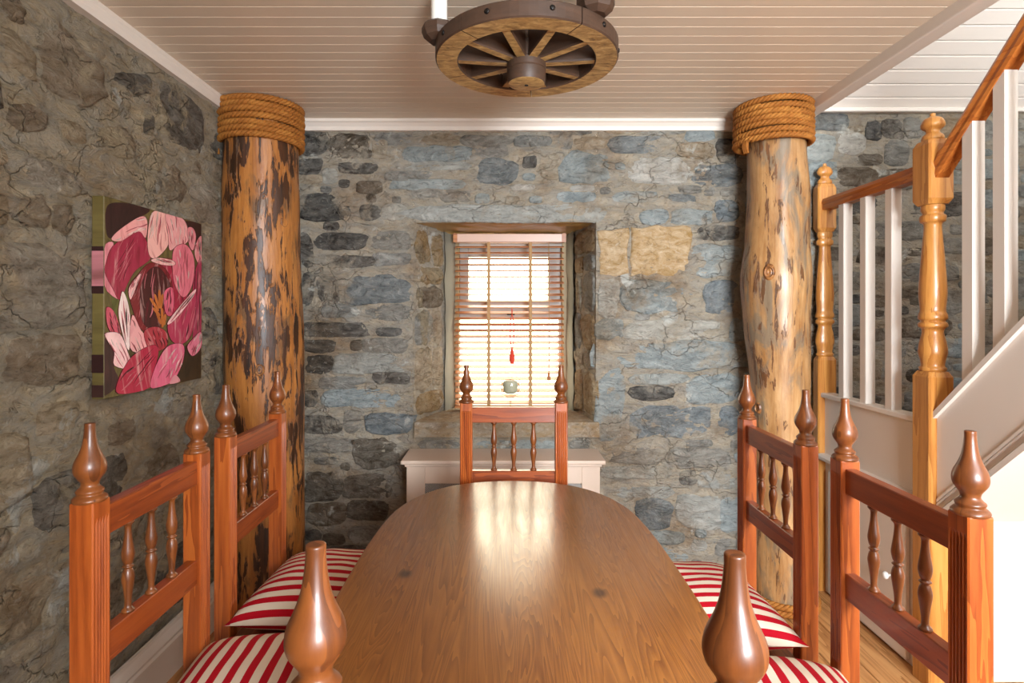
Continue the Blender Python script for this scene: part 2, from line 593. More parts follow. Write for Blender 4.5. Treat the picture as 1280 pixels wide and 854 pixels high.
# ------------------------------------------------------------------ room constants
WX = -1.375           # left wall face
YB = 3.04             # back wall face
HC = CZ + 1.02        # board ceiling
BX = 1.50             # edge of the board ceiling, stairwell beyond
RX = 2.9              # far right wall
YF = -1.7             # wall behind the camera

# ------------------------------------------------------------------ stone walls
COL = {'k': (64, 60, 57), 'd': (92, 87, 82), 'n': (116, 100, 80), 'g': (160, 157, 149), 'b': (176, 187, 188),
       'B': (136, 145, 149), 'p': (200, 199, 190), 't': (188, 170, 143), 's': (184, 150, 98), 'w': (222, 220, 212)}


def relief(u, v, seed, amp=1.0):
    p = Vector((u, v, seed))
    q = Vector((u, v * 1.6, seed))
    return amp * (0.013 * noise.noise(p * 2.7) + 0.008 * (0.5 - 2 * abs(noise.noise(q * 6.3))) + 0.005 * (0.5 - 2 * abs(noise.noise(q * 15.0))) + 0.003 * noise.noise(q * 38.0))


def wall_grid(u0, u1, v0, v1, step, fn, hole=None):
    us = [u0]; vs_ = [v0]
    nu = max(1, round((u1 - u0) / step)); nv = max(1, round((v1 - v0) / step))
    us = [u0 + (u1 - u0) * i / nu for i in range(nu + 1)]
    vs_ = [v0 + (v1 - v0) * j / nv for j in range(nv + 1)]
    V = [fn(u, v, 0.0) for v in vs_ for u in us]
    Fc = []
    n = nu + 1
    for j in range(nv):
        for i in range(nu):
            Fc.append((j * n + i, j * n + i + 1, (j + 1) * n + i + 1, (j + 1) * n + i))
    return V, Fc


def stone_mesh(poly, fn, proud, seed, k=22):
    """low-relief stone: outline (u, v) points, fn(u, v, out) -> world"""
    # resample the outline
    pts = poly
    L = [0]
    for i in range(len(pts)):
        a, b = pts[i], pts[(i + 1) % len(pts)]
        L.append(L[-1] + math.dist(a, b))
    tot = L[-1]
    cu = sum(p[0] for p in pts) / len(pts); cv = sum(p[1] for p in pts) / len(pts)
    ring = []
    for i in range(k):
        s = tot * i / k
        j = max(q for q in range(len(pts)) if L[q] <= s)
        t = (s - L[j]) / max(L[j + 1] - L[j], 1e-9)
        a, b = pts[j], pts[(j + 1) % len(pts)]
        ring.append((a[0] + (b[0] - a[0]) * t, a[1] + (b[1] - a[1]) * t))
    size = math.sqrt(tot * tot / 16)
    out = []
    for i, (u, v) in enumerate(ring):
        du, dv = u - cu, v - cv
        j = 1 + 0.20 * noise.noise(Vector((u * 11, v * 11, seed))) + 0.14 * noise.noise(Vector((u * 34, v * 34, seed)))
        out.append((cu + du * j, cv + dv * j))
    V, Fc = [], []
    shells = ((1.03, -0.014), (0.985, proud * 0.2), (0.92, proud * 0.8), (0.76, proud), (0.55, proud), (0.3, proud))
    tilt_u = rng.uniform(-.05, .05); tilt_v = rng.uniform(-.05, .05)
    for s, d in shells:
        for u, v in out:
            uu, vv = cu + (u - cu) * s, cv + (v - cv) * s
            dd = d + (0 if d < 0 else (uu - cu) * tilt_u + (vv - cv) * tilt_v + 0.005 * noise.noise(Vector((uu * 22, vv * 30, seed + 3))) + 0.004 * abs(noise.noise(Vector((uu * 50, vv * 70, seed)))))
            V.append(fn(uu, vv, dd))
    V.append(fn(cu, cv, proud * 1.15 + 0.004 * noise.noise(Vector((cu * 18, cv * 18, seed)))))
    for r in range(len(shells) - 1):
        for i in range(k):
            i2 = (i + 1) % k
            Fc.append((r * k + i, r * k + i2, (r + 1) * k + i2, (r + 1) * k + i))
    m = (len(shells) - 1) * k
    for i in range(k):
        Fc.append((m + i, m + (i + 1) % k, len(V) - 1))
    return V, Fc


def rounded(u0, u1, v0, v1, rnd=0.3):
    """blocky outline of a stone filling a rectangle"""
    cu, cv = (u0 + u1) / 2, (v0 + v1) / 2
    a, b = abs(u1 - u0) / 2, abs(v1 - v0) / 2
    e = rng.uniform(3.0, 6.0)
    sk = rng.uniform(-0.12, 0.12)
    pts = []
    for i in range(20):
        t = 2 * PI * i / 20
        c, s = math.cos(t), math.sin(t)
        r = (abs(c) ** e + abs(s) ** e) ** (-1 / e)
        pts.append((cu + a * r * c + sk * b * r * s, cv + b * r * s))
    return pts


def col_var(key, j=10):
    r, g, b = COL[key]
    d = rng.uniform(-j, j); e = rng.uniform(-j / 2.5, j / 2.5)
    return rgb(max(r + d + e, 8), max(g + d, 8), max(b + d - e, 8))


# --- back wall
def back_fn(u, v, d):
    return (u, YB - relief(u, v, 1.7) - d, v)


NX0, NX1 = -0.492, 0.483                 # window niche at the wall face
NZ0, NZ1 = CZ - 0.665, CZ + 0.478        # below the sill slab, lintel underside
ZT = CZ + 1.16
bw = add(wall_grid(WX - 0.05, NX0, 0, ZT, 0.013, back_fn), wall_grid(NX1, RX + 0.05, 0, ZT, 0.013, back_fn),
         wall_grid(NX0, NX1, 0, NZ0, 0.013, back_fn), wall_grid(NX0, NX1, NZ1, ZT, 0.013, back_fn))
wall_back = tag(part('wall_back', bw, M['mortar'], smooth=True, fix=False), 'rubble stone wall with deep window recess behind the table', kind='structure')

BS = """375 164 411 195 k|413 168 465 197 n|466 175 483 198 t|472 167 517 182 g|529 169 574 182 t|576 170 642 182 g|504 184 587 201 b|
592 179 635 195 g|597 200 645 229 B|372 200 402 218 d|424 204 472 216 d|490 203 585 212 p|479 215 542 225 g|488 225 581 236 b|
515 237 547 246 g|372 244 440 275 k|449 256 474 275 d|477 256 508 275 p|512 257 782 277 p|551 238 588 252 g|447 227 476 241 n|
372 220 404 229 t|404 211 422 229 p|392 293 462 311 d|395 320 465 334 d|465 290 512 311 g|468 317 512 331 g|377 340 392 381 k|
398 346 423 378 d|435 346 514 378 B|377 290 390 331 d|404 381 445 396 g|451 381 512 399 g|383 404 458 420 d|455 424 511 440 g|
383 426 419 441 d|422 443 511 466 p|399 472 462 486 g|468 466 511 479 d|403 487 511 508 b|380 521 426 541 d|458 518 517 541 B|
380 489 396 508 d|429 512 455 541 g|380 548 440 564 g|442 548 503 584 n|380 590 426 626 n|429 594 491 623 n|383 630 432 656 n|
436 626 485 650 n|763 172 845 191 B|848 180 894 198 t|896 176 918 203 d|703 192 767 229 b|718 172 759 187 t|785 198 858 229 w|
867 207 925 232 B|767 241 820 252 b|835 244 873 252 B|849 233 876 241 g|799 263 836 280 b|838 263 890 280 b|896 251 922 276 B|
868 283 925 299 d|748 286 785 346 s|788 285 862 346 s|862 308 925 345 b|779 352 873 389 b|880 352 925 393 B|748 350 773 397 p|
746 400 780 424 b|784 402 908 424 p|915 400 930 424 b|748 428 926 460 b|745 467 779 547 b|786 468 856 480 b|786 483 846 500 d|
861 470 926 503 b|787 510 887 546 B|899 510 925 544 B|763 561 833 579 g|840 561 910 584 g|753 584 836 598 p|850 589 871 605 d|
874 590 923 610 p|769 610 841 623 p|795 626 840 662 B|848 620 899 659 p|900 626 923 662 b|858 551 890 558 g|645 170 688 182 g|
699 170 715 186 g|654 196 670 209 d|674 193 699 225 t|640 231 669 237 w|697 241 742 252 b|715 233 742 239 w|
1015 140 1060 161 B|1007 169 1044 201 b|1049 167 1081 191 w|1083 153 1100 175 d|1104 149 1129 172 d|1132 147 1150 172 g|
1074 193 1103 206 n|1106 177 1134 206 g|1007 204 1044 233 b|1160 150 1200 178 t|1206 150 1240 176 g|1048 210 1100 232 n|
1104 212 1140 236 n|525 551 575 560 g|590 551 700 560 b|712 551 738 560 g"""
taken = []


def clash(b, gap):
    for q in taken:
        if b[0] < q[2] + gap and b[2] > q[0] - gap and b[1] < q[3] + gap and b[3] > q[1] - gap:
            return True
    return False


def back_uv(px, py):
    x, y, z = P(px, py, YB)
    return x, z


def put_back_stone(b, key, proud=None):
    u0, v1 = back_uv(b[0], b[1]); u1, v0 = back_uv(b[2], b[3])
    pr = proud if proud is not None else rng.uniform(0.001, 0.009)
    du, dv = (u1 - u0) * 0.02 + 0.004, (v1 - v0) * 0.03 + 0.004
    poly = rounded(u0 - du, u1 + du, v0 - dv, v1 + dv)
    if key == 's':
        poly = [(u0, v0), (u1, v0), (u1, v1), (u0, v1)]
        pr = 0.008
    o = part('stone', stone_mesh(poly, back_fn, pr, rng.random() * 50, 26 if b[2] - b[0] > 60 else 18), M['sandstone' if key == 's' else 'stone'], wall_back, True, fix=False)
    o.color = col_var(key)
    return o


for row in BS.replace('\n', '').split('|'):
    x0, y0, x1, y1, key = row.split()
    b = tuple(float(q) for q in (x0, y0, x1, y1))
    taken.append(b)
    put_back_stone(b, key)
niche_px = (512, 276, 750, 548)
taken.append(niche_px)
cover_px = (505, 562, 755, 760)
for (w0, w1, h0, h1, tries) in ((44, 90, 18, 30, 700), (26, 60, 12, 22, 2500), (14, 34, 8, 14, 4000), (9, 20, 6, 10, 4000)):
    for _ in range(tries):
        bw_, bh = rng.uniform(w0, w1), rng.uniform(h0, h1)
        x0 = rng.uniform(360, 1300 - bw_); y0 = rng.uniform(150, 700)
        b = (x0, y0, x0 + bw_, y0 + bh)
        if x0 < 925 and x0 + bw_ > 505 and x0 < 755 and y0 > 555: continue
        if 1010 < x0 + bw_ and x0 > 1100 and y0 > 540: continue
        if clash(b, 2.2): continue
        taken.append(b)
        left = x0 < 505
        shaded = 1000 < x0 < 1150  # behind the balusters the wall's shade is put into darker stone colours
        key = rng.choice('ddngnk' if left and y0 > 560 else ('dggndtg' if left else ('ngdtn' if shaded else 'bgpbptg')))  # low left: shade of table and chairs put into darker picks
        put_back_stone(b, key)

# --- left wall
def left_fn(u, v, d):
    return (WX + relief(u, v, 8.2, 1.7) + d, u, v)


lw = wall_grid(YF, YB + 0.03, 0, HC + 0.02, 0.016, left_fn)
wall_left = tag(part('wall_left', (lw[0], lw[1]), M['mortar_left'], smooth=True, fix=False), 'brown rubble stone wall on the left with the painting', kind='structure')


def left_uv(px, py):
    D = -WX * F / (VX - px)
    return D, CZ + (VY - py) * D / F


LCOL = {'n': (178, 150, 116), 'd': (122, 106, 88), 'g': (198, 180, 156), 't': (214, 186, 146), 'p': (224, 212, 190)}
traced = [  # outlines seen on the left wall (photo pixels)
    ([(48, 41), (76, 32), (126, 82), (129, 117), (103, 138), (67, 119), (47, 105)], 'n'),
    ([(143, 88), (182, 94), (187, 117), (167, 120), (143, 100)], 'd'),
    ([(195, 100), (217, 106), (252, 141), (250, 190), (223, 182), (196, 164)], 'd'),
    ([(117, 158), (146, 155), (167, 173), (167, 199), (141, 199), (117, 176)], 'n'),
    ([(2, 30), (18, 38), (44, 64), (41, 102), (18, 88), (2, 76)], 't'),
    ([(2, 129), (29, 129), (56, 146), (47, 164), (18, 164), (2, 152)], 'n'),
    ([(18, 248), (46, 244), (58, 262), (52, 285), (26, 282)], 'n'),
    ([(60, 256), (86, 256), (92, 276), (80, 297), (62, 286)], 'n'),
    ([(2, 300), (60, 305), (100, 330), (104, 400), (60, 412), (4, 408)], 'g'),
    ([(6, 420), (96, 420), (104, 470), (50, 490), (4, 478)], 'n'),
    ([(255, 385), (266, 385), (268, 430), (255, 430)], 'd'),
]
lt = []


def put_left_stone(poly, key, pr):
    o = part('stone', stone_mesh(poly, left_fn, pr, rng.random() * 50, 20), M['stone_left'], wall_left, True, fix=False)
    r, g, b = LCOL[key]
    d = rng.uniform(-12, 12)
    o.color = rgb(r + d, g + d, b + d)


for poly, key in traced:
    uv = [left_uv(*p) for p in poly]
    lt.append((min(p[0] for p in uv), min(p[1] for p in uv), max(p[0] for p in uv), max(p[1] for p in uv)))
    put_left_stone(uv[::-1], key, 0.010)
for (w0, w1, h0, h1, tries) in ((0.22, 0.42, 0.14, 0.26, 500), (0.14, 0.28, 0.08, 0.16, 1200), (0.06, 0.15, 0.05, 0.1, 1800)):
    for _ in range(tries):
        a, b = rng.uniform(w0, w1), rng.uniform(h0, h1)
        u = rng.uniform(-0.3, 3.0 - a); v = rng.uniform(0.22, HC - 0.1 - b)
        if any(u < q[2] + .012 and u + a > q[0] - .012 and v < q[3] + .012 and v + b > q[1] - .012 for q in lt): continue
        lt.append((u, v, u + a, v + b))
        put_left_stone(rounded(u, u + a, v, v + b), rng.choice('ndgtngt'), rng.uniform(0.003, 0.011))

# --- window niche: splayed stone reveals, lintel underside, sill slab
IX0, IX1, IY = -0.325, 0.388, 3.50


def rev_left(u, v, d):
    x = NX0 + (IX0 - NX0) * u; y = YB - relief(NX0, v, 1.7) * (1 - u) - 0.003 * (1 - u) + (IY - YB) * u
    return (x + relief(u, v, 4.4, 0.8) * min(1, u * 6) + d, y, v)


def rev_right(u, v, d):
    x = NX1 + (IX1 - NX1) * u; y = YB - relief(NX1, v, 1.7) * (1 - u) - 0.003 * (1 - u) + (IY - YB) * u
    return (x - relief(u, v, 5.4, 0.8) * min(1, u * 6) - d, y, v)


SZ = CZ - 0.585
for nm, fn in (('wall_reveal_left', rev_left), ('wall_reveal_right', rev_right)):
    V, Fc = wall_grid(0, 1, NZ0 - 0.02, NZ1 + 0.03, 0.03, lambda u, v, d: fn(u, v, 0))
    rv = tag(part(nm, (V, Fc), M['mortar'], smooth=True, fix=False), 'splayed stone reveal beside the window', kind='structure')
    z = SZ + 0.02
    while z < NZ1 - 0.08:
        h = rng.uniform(0.09, 0.24)
        z1 = min(z + h, NZ1 - 0.01)
        cut = rng.uniform(0.35, 0.5)
        for (a, b) in ((0.02, cut), (cut + 0.03, 0.66)) if rng.random() < 0.5 else ((0.02, 0.66),):
            o = part('stone', stone_mesh(rounded(a, b, z, z1), fn, rng.uniform(0.006, 0.014), rng.random() * 40, 18), M['reveal'], rv, True, fix=False)
            o.color = col_var(rng.choice('ttgsn'))
        z = z1 + 0.012
    # smooth grey render next to the frame
    g = wall_grid(0.70, 1.02, SZ, NZ1 + 0.01, 0.06, lambda u, v, d: fn(u, v, 0.016))
    part('render_strip', g, M['grey_plaster'], rv, True)


def under_fn(u, v, d):
    t = v
    x = (NX0 - 0.03 + (IX0 - NX0) * t) * (1 - u) + (NX1 + 0.03 + (IX1 - NX1) * t) * u
    return (x, YB - relief(x, NZ1, 1.7) * (1 - t) - 0.003 + (IY - YB + 0.01) * t, NZ1 + 0.004 - relief(u * 2, t, 6.6, 0.7) - 0.01 * t)


sof = tag(part('wall_lintel_underside', wall_grid(0, 1, 0, 1, 0.05, under_fn), M['lintel_under'], smooth=True, fix=False), 'underside of the stone lintel above the window, window glow put into its ochre colour', kind='structure')
slab = [(-0.484, YB - 0.032), (0.496, YB - 0.032), (0.49, YB + 0.02), (IX1 + 0.02, IY + 0.1), (IX0 - 0.02, IY + 0.1), (-0.478, YB + 0.02)]
sv = loft([[(x, y, SZ - 0.078) for x, y in slab], [(x, y, SZ - 0.006) for x, y in slab], [(x * 0.995, y + 0.004, SZ) for x, y in slab]])
sill = tag(part('window_sill', sv, M['sill']), 'brown stone slab forming the window sill', kind='structure')
part('sill_riser', box(NX0 - 0.02, NX1 + 0.02, YB + 0.012, YB + 0.06, NZ0 - 0.05, NZ0 + 0.0), M['mortar'], sill)

# ------------------------------------------------------------------ window
WCX = 0.028
win = root('window_1', (WCX, 3.5, SZ))
tag(win, 'two-pane sash window behind the wooden slatted blind', kind='structure')
wy0, wy1 = 3.49, 3.56
WL, WR, WB, WT = IX0 - 0.06, IX1 + 0.06, SZ, NZ1 + 0.03
M['jamb'] = flat('jamb_paint', rgb(150, 132, 98), 0.6, 0.1)


def wpart(name, b, mat, par=win):
    return part(name, box(*b, 0.004, 1), mat, par, off=(WCX, 3.5, SZ))


def rect_frame(name, x0, x1, z0, z1, wd, y0, y1, mat):
    wpart(name, (x0, x0 + wd, y0, y1, z0, z1), mat)
    wpart(name, (x1 - wd, x1, y0, y1, z0, z1), mat)
    wpart(name, (x0 + wd, x1 - wd, y0, y1, z1 - wd, z1), mat)
    wpart(name, (x0 + wd, x1 - wd, y0, y1, z0, z0 + wd), mat)


# outer jambs fill the niche, then upper (set back) and lower sash
wpart('jamb', (WL - 0.05, WCX - 0.315, 3.49, 3.60, WB - 0.02, WT), M['jamb'])
wpart('jamb', (WCX + 0.318, WR + 0.05, 3.49, 3.60, WB - 0.02, WT), M['jamb'])
wpart('head', (WCX - 0.315, WCX + 0.318, 3.49, 3.60, CZ + 0.40, WT), M['sash'])
glass_y = 3.575
ux0, ux1 = P(586, 0, glass_y)[0], P(685, 0, glass_y)[0]
uz1, uz0 = P(0, 322, glass_y)[2], P(0, 375, glass_y)[2]
wpart('upper_sash_stile', (WCX - 0.315, ux0, 3.55, 3.60, uz0 - 0.03, CZ + 0.40), M['sash'])
wpart('upper_sash_stile', (ux1, WCX + 0.318, 3.55, 3.60, uz0 - 0.03, CZ + 0.40), M['sash'])
wpart('upper_sash_rail', (ux0, ux1, 3.55, 3.60, uz1, CZ + 0.40), M['sash'])
lx0, lx1 = P(573, 0, 3.53)[0], P(698, 0, 3.53)[0]
lz1 = P(0, 398, 3.53)[2]
wpart('meeting_rail', (WCX - 0.315, WCX + 0.318, 3.515, 3.60, lz1, uz0), M['sash'])
wpart('lower_sash_stile', (WCX - 0.315, lx0, 3.51, 3.55, WB, lz1), M['sash'])
wpart('lower_sash_stile', (lx1, WCX + 0.318, 3.51, 3.55, WB, lz1), M['sash'])
wpart('lower_sash_rail', (lx0, lx1, 3.51, 3.55, WB, WB + 0.035), M['sash'])
wpart('pane', (ux0, ux1, glass_y, glass_y + 0.004, uz0, uz1), M['pane'])
wpart('pane', (lx0, lx1, 3.53, 3.534, WB + 0.035, lz1), M['pane'])
wpart('latch', (WCX - 0.02, WCX + 0.03, 3.495, 3.515, lz1 + 0.02, lz1 + 0.035), M['iron'])

# ------------------------------------------------------------------ wooden venetian blind
YBL = 3.40
bz1 = P(0, 293, YBL)[2]; bz0 = SZ + 0.012
bx0, bx1 = P(568, 0, YBL)[0], P(706, 0, YBL)[0]
blind = root('venetian_blind', ((bx0 + bx1) / 2, YBL, SZ))
tag(blind, 'brown wooden slatted blind covering the recessed window', 'blind')
OFF = ((bx0 + bx1) / 2, YBL, SZ)
M['headrail'] = flat('headrail_wood', rgb(214, 176, 156), 0.35, 0.05)
hr = part('headrail', box(bx0, bx1, YBL - 0.03, YBL + 0.03, bz1 - 0.05, bz1, 0.003, 1), M['headrail'], blind, off=OFF)
for x in (bx0 + 0.008, bx1 - 0.008):
    part('end_cap', box(x - 0.012, x + 0.012, YBL - 0.033, YBL - 0.028, bz1 - 0.05, bz1 + 0.002), M['blind'], hr, off=OFF)
slat_w = 0.05
nsl = 28
pitch = 0.0357
sl = xform(box(-(bx1 - bx0) / 2 + 0.006, (bx1 - bx0) / 2 - 0.006, -slat_w / 2, slat_w / 2, -0.0016, 0.0016), Matrix.Rotation(math.radians(15), 4, 'X'))
slme = None
for i in range(nsl):
    z = bz1 - 0.075 - i * pitch
    if z < bz0 + 0.02: break
    if slme is None:
        o = part('slat', sl, M['blind'], blind); slme = o.data
        o.location = (0, 0, z - SZ)
    else:
        inst('slat', slme, blind, (0, 0, z - SZ))
part('bottom_rail', box(bx0 + .004, bx1 - .004, YBL - 0.024, YBL + 0.024, bz0, bz0 + 0.018, 0.003, 1), M['blind'], blind, off=OFF)
for px in (611, 663):
    x = P(px, 0, YBL)[0]
    for dy in (-0.0285, 0.0275):
        part('ladder_tape', box(x - 0.0085, x + 0.0085, YBL + dy, YBL + dy + 0.001, bz0, bz1 - 0.05), M['cord'], blind, off=OFF)
xc = P(686, 0, YBL - 0.04)[0]
pc = part('pull_cord', tube([(xc, YBL - 0.04, bz1 - 0.05), (xc + 0.002, YBL - 0.042, CZ - 0.2), (xc, YBL - 0.042, P(0, 466, YBL - 0.04)[2])], 0.0022, 6), M['cord'], blind, True, off=OFF)
part('cord_tassel', lathe(smooth_prof([(0.003, 0), (0.0095, 0.004), (0.009, 0.03), (0.005, 0.045), (0.003, 0.05)], 3), 10, xc, YBL - 0.042, P(0, 476, YBL - 0.04)[2]), M['blind'], pc, True, off=OFF)

# red cord loop with tassel hanging in front of the slats
cx = P(640, 0, YBL - 0.05)[0]
zt, zb = P(0, 390, YBL - 0.05)[2], P(0, 455, YBL - 0.05)[2]
rc = root('hanging_red_cord', (cx, YBL - 0.05, zb))
tag(rc, 'red cord loop with small tassel hanging in front of the blind', 'cord')
lp = []
for k in range(25):
    a = 2 * PI * k / 24
    lp.append((cx + 0.011 * math.sin(a), YBL - 0.05 + 0.003 * math.cos(a), (zt - 0.02 + zb + 0.09) / 2 + 0.5 * (zt - 0.02 - zb - 0.09) * math.cos(a)))
part('loop', tube(lp[:-1], 0.0028, 6, True), M['red_cord'], rc, True, off=(cx, YBL - 0.05, zb))
part('hook', tube([(cx, YBL - 0.035, zt + 0.02), (cx, YBL - 0.05, zt + 0.012), (cx, YBL - 0.05, zt - 0.02)], 0.0035, 6), M['red_cord'], rc, True, off=(cx, YBL - 0.05, zb))
part('tassel', lathe(smooth_prof([(0.012, 0), (0.014, 0.02), (0.016, 0.045), (0.009, 0.06), (0.012, 0.07), (0.007, 0.082), (0.003, 0.092)], 3), 12, cx, YBL - 0.05, zb), M['red_cord'], rc, True, off=(cx, YBL - 0.05, zb))

# glass goblet with a candle on the sill
gx, gy = P(638, 0, 3.2)[0], 3.2
gob = root('glass_goblet', (gx, gy, SZ))
tag(gob, 'clear stemmed glass goblet on the window sill behind the far chair', 'goblet')
gp = smooth_prof([(0.036, 0), (0.034, 0.004), (0.008, 0.01), (0.005, 0.03), (0.005, 0.085), (0.014, 0.096), (0.043, 0.116), (0.056, 0.145), (0.057, 0.175), (0.053, 0.2)], 4)
gi = [(r - 0.0025, z) for r, z in reversed(gp) if z > 0.105]
part('bowl', lathe(gp, 28, cap=False), M['goblet'], gob, True)
cnd = root('candle', (gx, gy, SZ + 0.127))
tag(cnd, 'pale grey candle standing inside the glass goblet on the sill', 'candle')
part('wax', lathe(smooth_prof([(0.026, 0), (0.038, 0.012), (0.041, 0.04), (0.040, 0.064), (0.03, 0.072)], 4), 20), M['wax'], cnd, True)
part('wick', lathe([(0.0015, 0.068), (0.0012, 0.08)], 6), M['dark'], cnd, True)

# ------------------------------------------------------------------ floor, ceiling, cornice, other walls
floor = tag(part('floor', box(WX - 0.05, RX + 0.05, YF, YB + 0.05, -0.05, -0.006), M['dark']), 'honey coloured wooden plank floor', kind='structure')
x = WX - 0.02
pme = part('plank', box(0.0015, 0.1285, YF, YB, -0.02, 0.0, 0.003, 1), M['floor'], floor)
pme.location.x = x
k = 1
while x < RX - 0.13:
    x += 0.13
    o = inst('plank', pme.data, floor, (x, 0, 0))
ceil = tag(part('ceiling', box(WX - 0.05, BX, YF, YB + 0.05, HC + 0.012, HC + 0.06), M['board']), 'low painted board ceiling', kind='structure')
bwid = 0.0672
bd = [(0.0, 0.014), (0.0, 0.006), (0.0045, 0.0), (bwid - 0.0008, 0.0), (bwid - 0.0003, 0.0006), (bwid - 0.0003, 0.014)]
bme = part('ceiling_board', extrude_profile(bd, 'x', WX, BX), M['board'], ceil)
bme.location = (0, YB - bwid, HC)
y = YB - bwid
while y > YF:
    y -= bwid
    inst('ceiling_board', bme.data, ceil, (0, y, HC))
# cornices (profile p outward from the wall, q up)
cp = [(0, 0), (0.010, 0), (0.013, 0.008), (0.016, 0.02), (0.028, 0.036), (0.036, 0.041), (0.036, 0.056), (0, 0.056)]
tb = tag(part('trim_1', extrude_profile([(YB - 0.0 + 0.03 - (p + 0.04), HC - 0.056 + q) for p, q in cp], 'x', WX, BX), M['paint']), 'white painted cornice along the back wall', kind='structure')
tl = tag(part('trim_2', extrude_profile([(WX + 0.028 + p * 0.35, HC - 0.056 + q) for p, q in cp], 'y', YF, YB), M['paint']), 'white painted cornice along the left wall', kind='structure')
part('backing', box(WX - 0.05, BX, YB - 0.01, YB + 0.05, HC - 0.056, HC + 0.02), M['paint'], tb)
part('backing', box(WX - 0.06, WX + 0.029, YF, YB, HC - 0.056, HC + 0.02), M['paint'], tl)
tag(part('trim_3', box(BX - 0.02, BX + 0.05, YF, YB - 0.02, HC - 0.045, HC + 0.08, 0.006, 2), M['paint']), 'white painted edge beam of the board ceiling beside the stairwell', kind='structure')
# skirting board on the left
sk = [(0, 0), (0.03, 0), (0.03, 0.135), (0.022, 0.142), (0.026, 0.155), (0.018, 0.17), (0.012, 0.185), (0.012, 0.2), (0, 0.2)]
tag(part('baseboard_left', extrude_profile([(WX + 0.02 + p, q) for p, q in sk], 'y', YF, YB - 0.02), M['paint']), 'tall cream moulded skirting board along the left wall', kind='structure')

tag(part('wall_right', box(RX, RX + 0.1, YF, YB, 0, CZ + 3.0), M['plaster']), 'white plastered wall beyond the stairs', kind='structure')
tag(part('wall_front', box(WX - 0.1, RX + 0.1, YF - 0.1, YF, 0, CZ + 3.0), M['plaster']), 'plastered wall behind the viewer', kind='structure')
tag(part('wall_stairwell', box(BX + 0.0, BX + 0.05, YF, YB, HC + 0.06, CZ + 3.0), M['plaster']), 'upper wall of the stairwell above the ceiling edge', kind='structure')

for nm, lab, (cx_, cz_, hx, hz) in (('light_frame_room', 'white frame added around the room light behind the viewer', (1.15, 1.7, 0.6, 0.55)),
                                    ('light_frame_stair', 'small white frame added around the stair light high behind the viewer', (2.25, 3.3, 0.4, 0.4))):
    wf = tag(root(nm, (cx_, YF, cz_ - hz)), lab, kind='structure')  # frames added round the unseen area lights behind the camera
    for b in ((cx_ - hx - 0.07, cx_ - hx, cz_ - hz - 0.07, cz_ + hz + 0.07), (cx_ + hx, cx_ + hx + 0.07, cz_ - hz - 0.07, cz_ + hz + 0.07),
              (cx_ - hx, cx_ + hx, cz_ + hz, cz_ + hz + 0.07), (cx_ - hx, cx_ + hx, cz_ - hz - 0.07, cz_ - hz)):
        part('frame_bar', box(b[0], b[1], YF, YF + 0.05, b[2], b[3], 0.004, 1), M['paint'], wf, off=(cx_, YF, cz_ - hz))

# sloping board ceiling over the stairs
st_c = tag(part('ceiling_stair', loft([[(BX, YB + 0.05, CZ + 1.115), (BX, 1.15, CZ + 3.015), (BX, 1.15, CZ + 3.06), (BX, YB + 0.05, CZ + 1.18)],
                                        [(RX, YB + 0.05, CZ + 1.115), (RX, 1.15, CZ + 3.015), (RX, 1.15, CZ + 3.06), (RX, YB + 0.05, CZ + 1.18)]]), M['board']),
           'sloping white board ceiling above the staircase', kind='structure')
tag(part('ceiling_landing', box(BX, RX, YF, 1.2, CZ + 3.0, CZ + 3.06), M['board']), 'flat white ceiling high above the stairs', kind='structure')
bw2 = 0.0715
bd2 = [(0.0, 0.014), (0.0, 0.003), (0.003, 0.0), (bw2 - 0.007, 0.0), (bw2 - 0.004, 0.003), (bw2 - 0.0015, 0.003), (bw2 - 0.0015, 0.014)]
sb = extrude_profile(bd2, 'x', BX + 0.05, RX)
sbm = None
for i in range(36):
    s = i * bw2
    loc = (0, YB - s * 0.7071, CZ + 1.078 + s * 0.7071)
    if sbm is None:
        o = part('ceiling_board', sb, M['paint_stair'], st_c); sbm = o.data
        o.location = loc; o.rotation_euler = (math.radians(135) - PI, 0, 0)
        o.scale = (1, -1, 1)
    else:
        o = inst('ceiling_board', sbm, st_c, loc, (math.radians(135) - PI, 0, 0)); o.scale = (1, -1, 1)
part('edge_strip', box(BX + 0.05, RX, YB - 0.03, YB + 0.01, CZ + 1.062, CZ + 1.085, 0.004, 1), M['paint_stair'], st_c)

# ------------------------------------------------------------------ log pillars with rope collars
def log_rings(edges, D, zlo, zhi, seed, amp=0.010, n=60, k=40):
    """edges: (py, left px, right px) seen at depth D -> rings of a slightly crooked trunk"""
    tab = sorted([(CZ + (VY - py) * D / F, ((a + b) / 2 - VX) * D / F, (b - a) / 2 * D / F) for py, a, b in edges])
    rings = []
    for i in range(n + 1):
        z = zlo + (zhi - zlo) * i / n
        if z <= tab[0][0]: c = tab[0][1:]
        elif z >= tab[-1][0]: c = tab[-1][1:]
        else:
            j = max(q for q in range(len(tab) - 1) if tab[q][0] <= z)
            t = (z - tab[j][0]) / (tab[j + 1][0] - tab[j][0]); t = t * t * (3 - 2 * t)
            c = tuple(tab[j][m] * (1 - t) + tab[j + 1][m] * t for m in (1, 2))
        cx_, r = c
        ring = []
        for q in range(k):
            a = 2 * PI * q / k
            d = noise.noise(Vector((math.cos(a) * 1.6, math.sin(a) * 1.6, z * 2.2 + seed)))
            d2 = noise.noise(Vector((math.cos(a) * 6, math.sin(a) * 6, z * 3.0 + seed)))
            rr = r + amp * (d * 0.8 + d2 * 0.3)
            ring.append((cx_ + rr * math.cos(a), D + rr * math.sin(a), z))
        rings.append(ring)
    return rings, tab


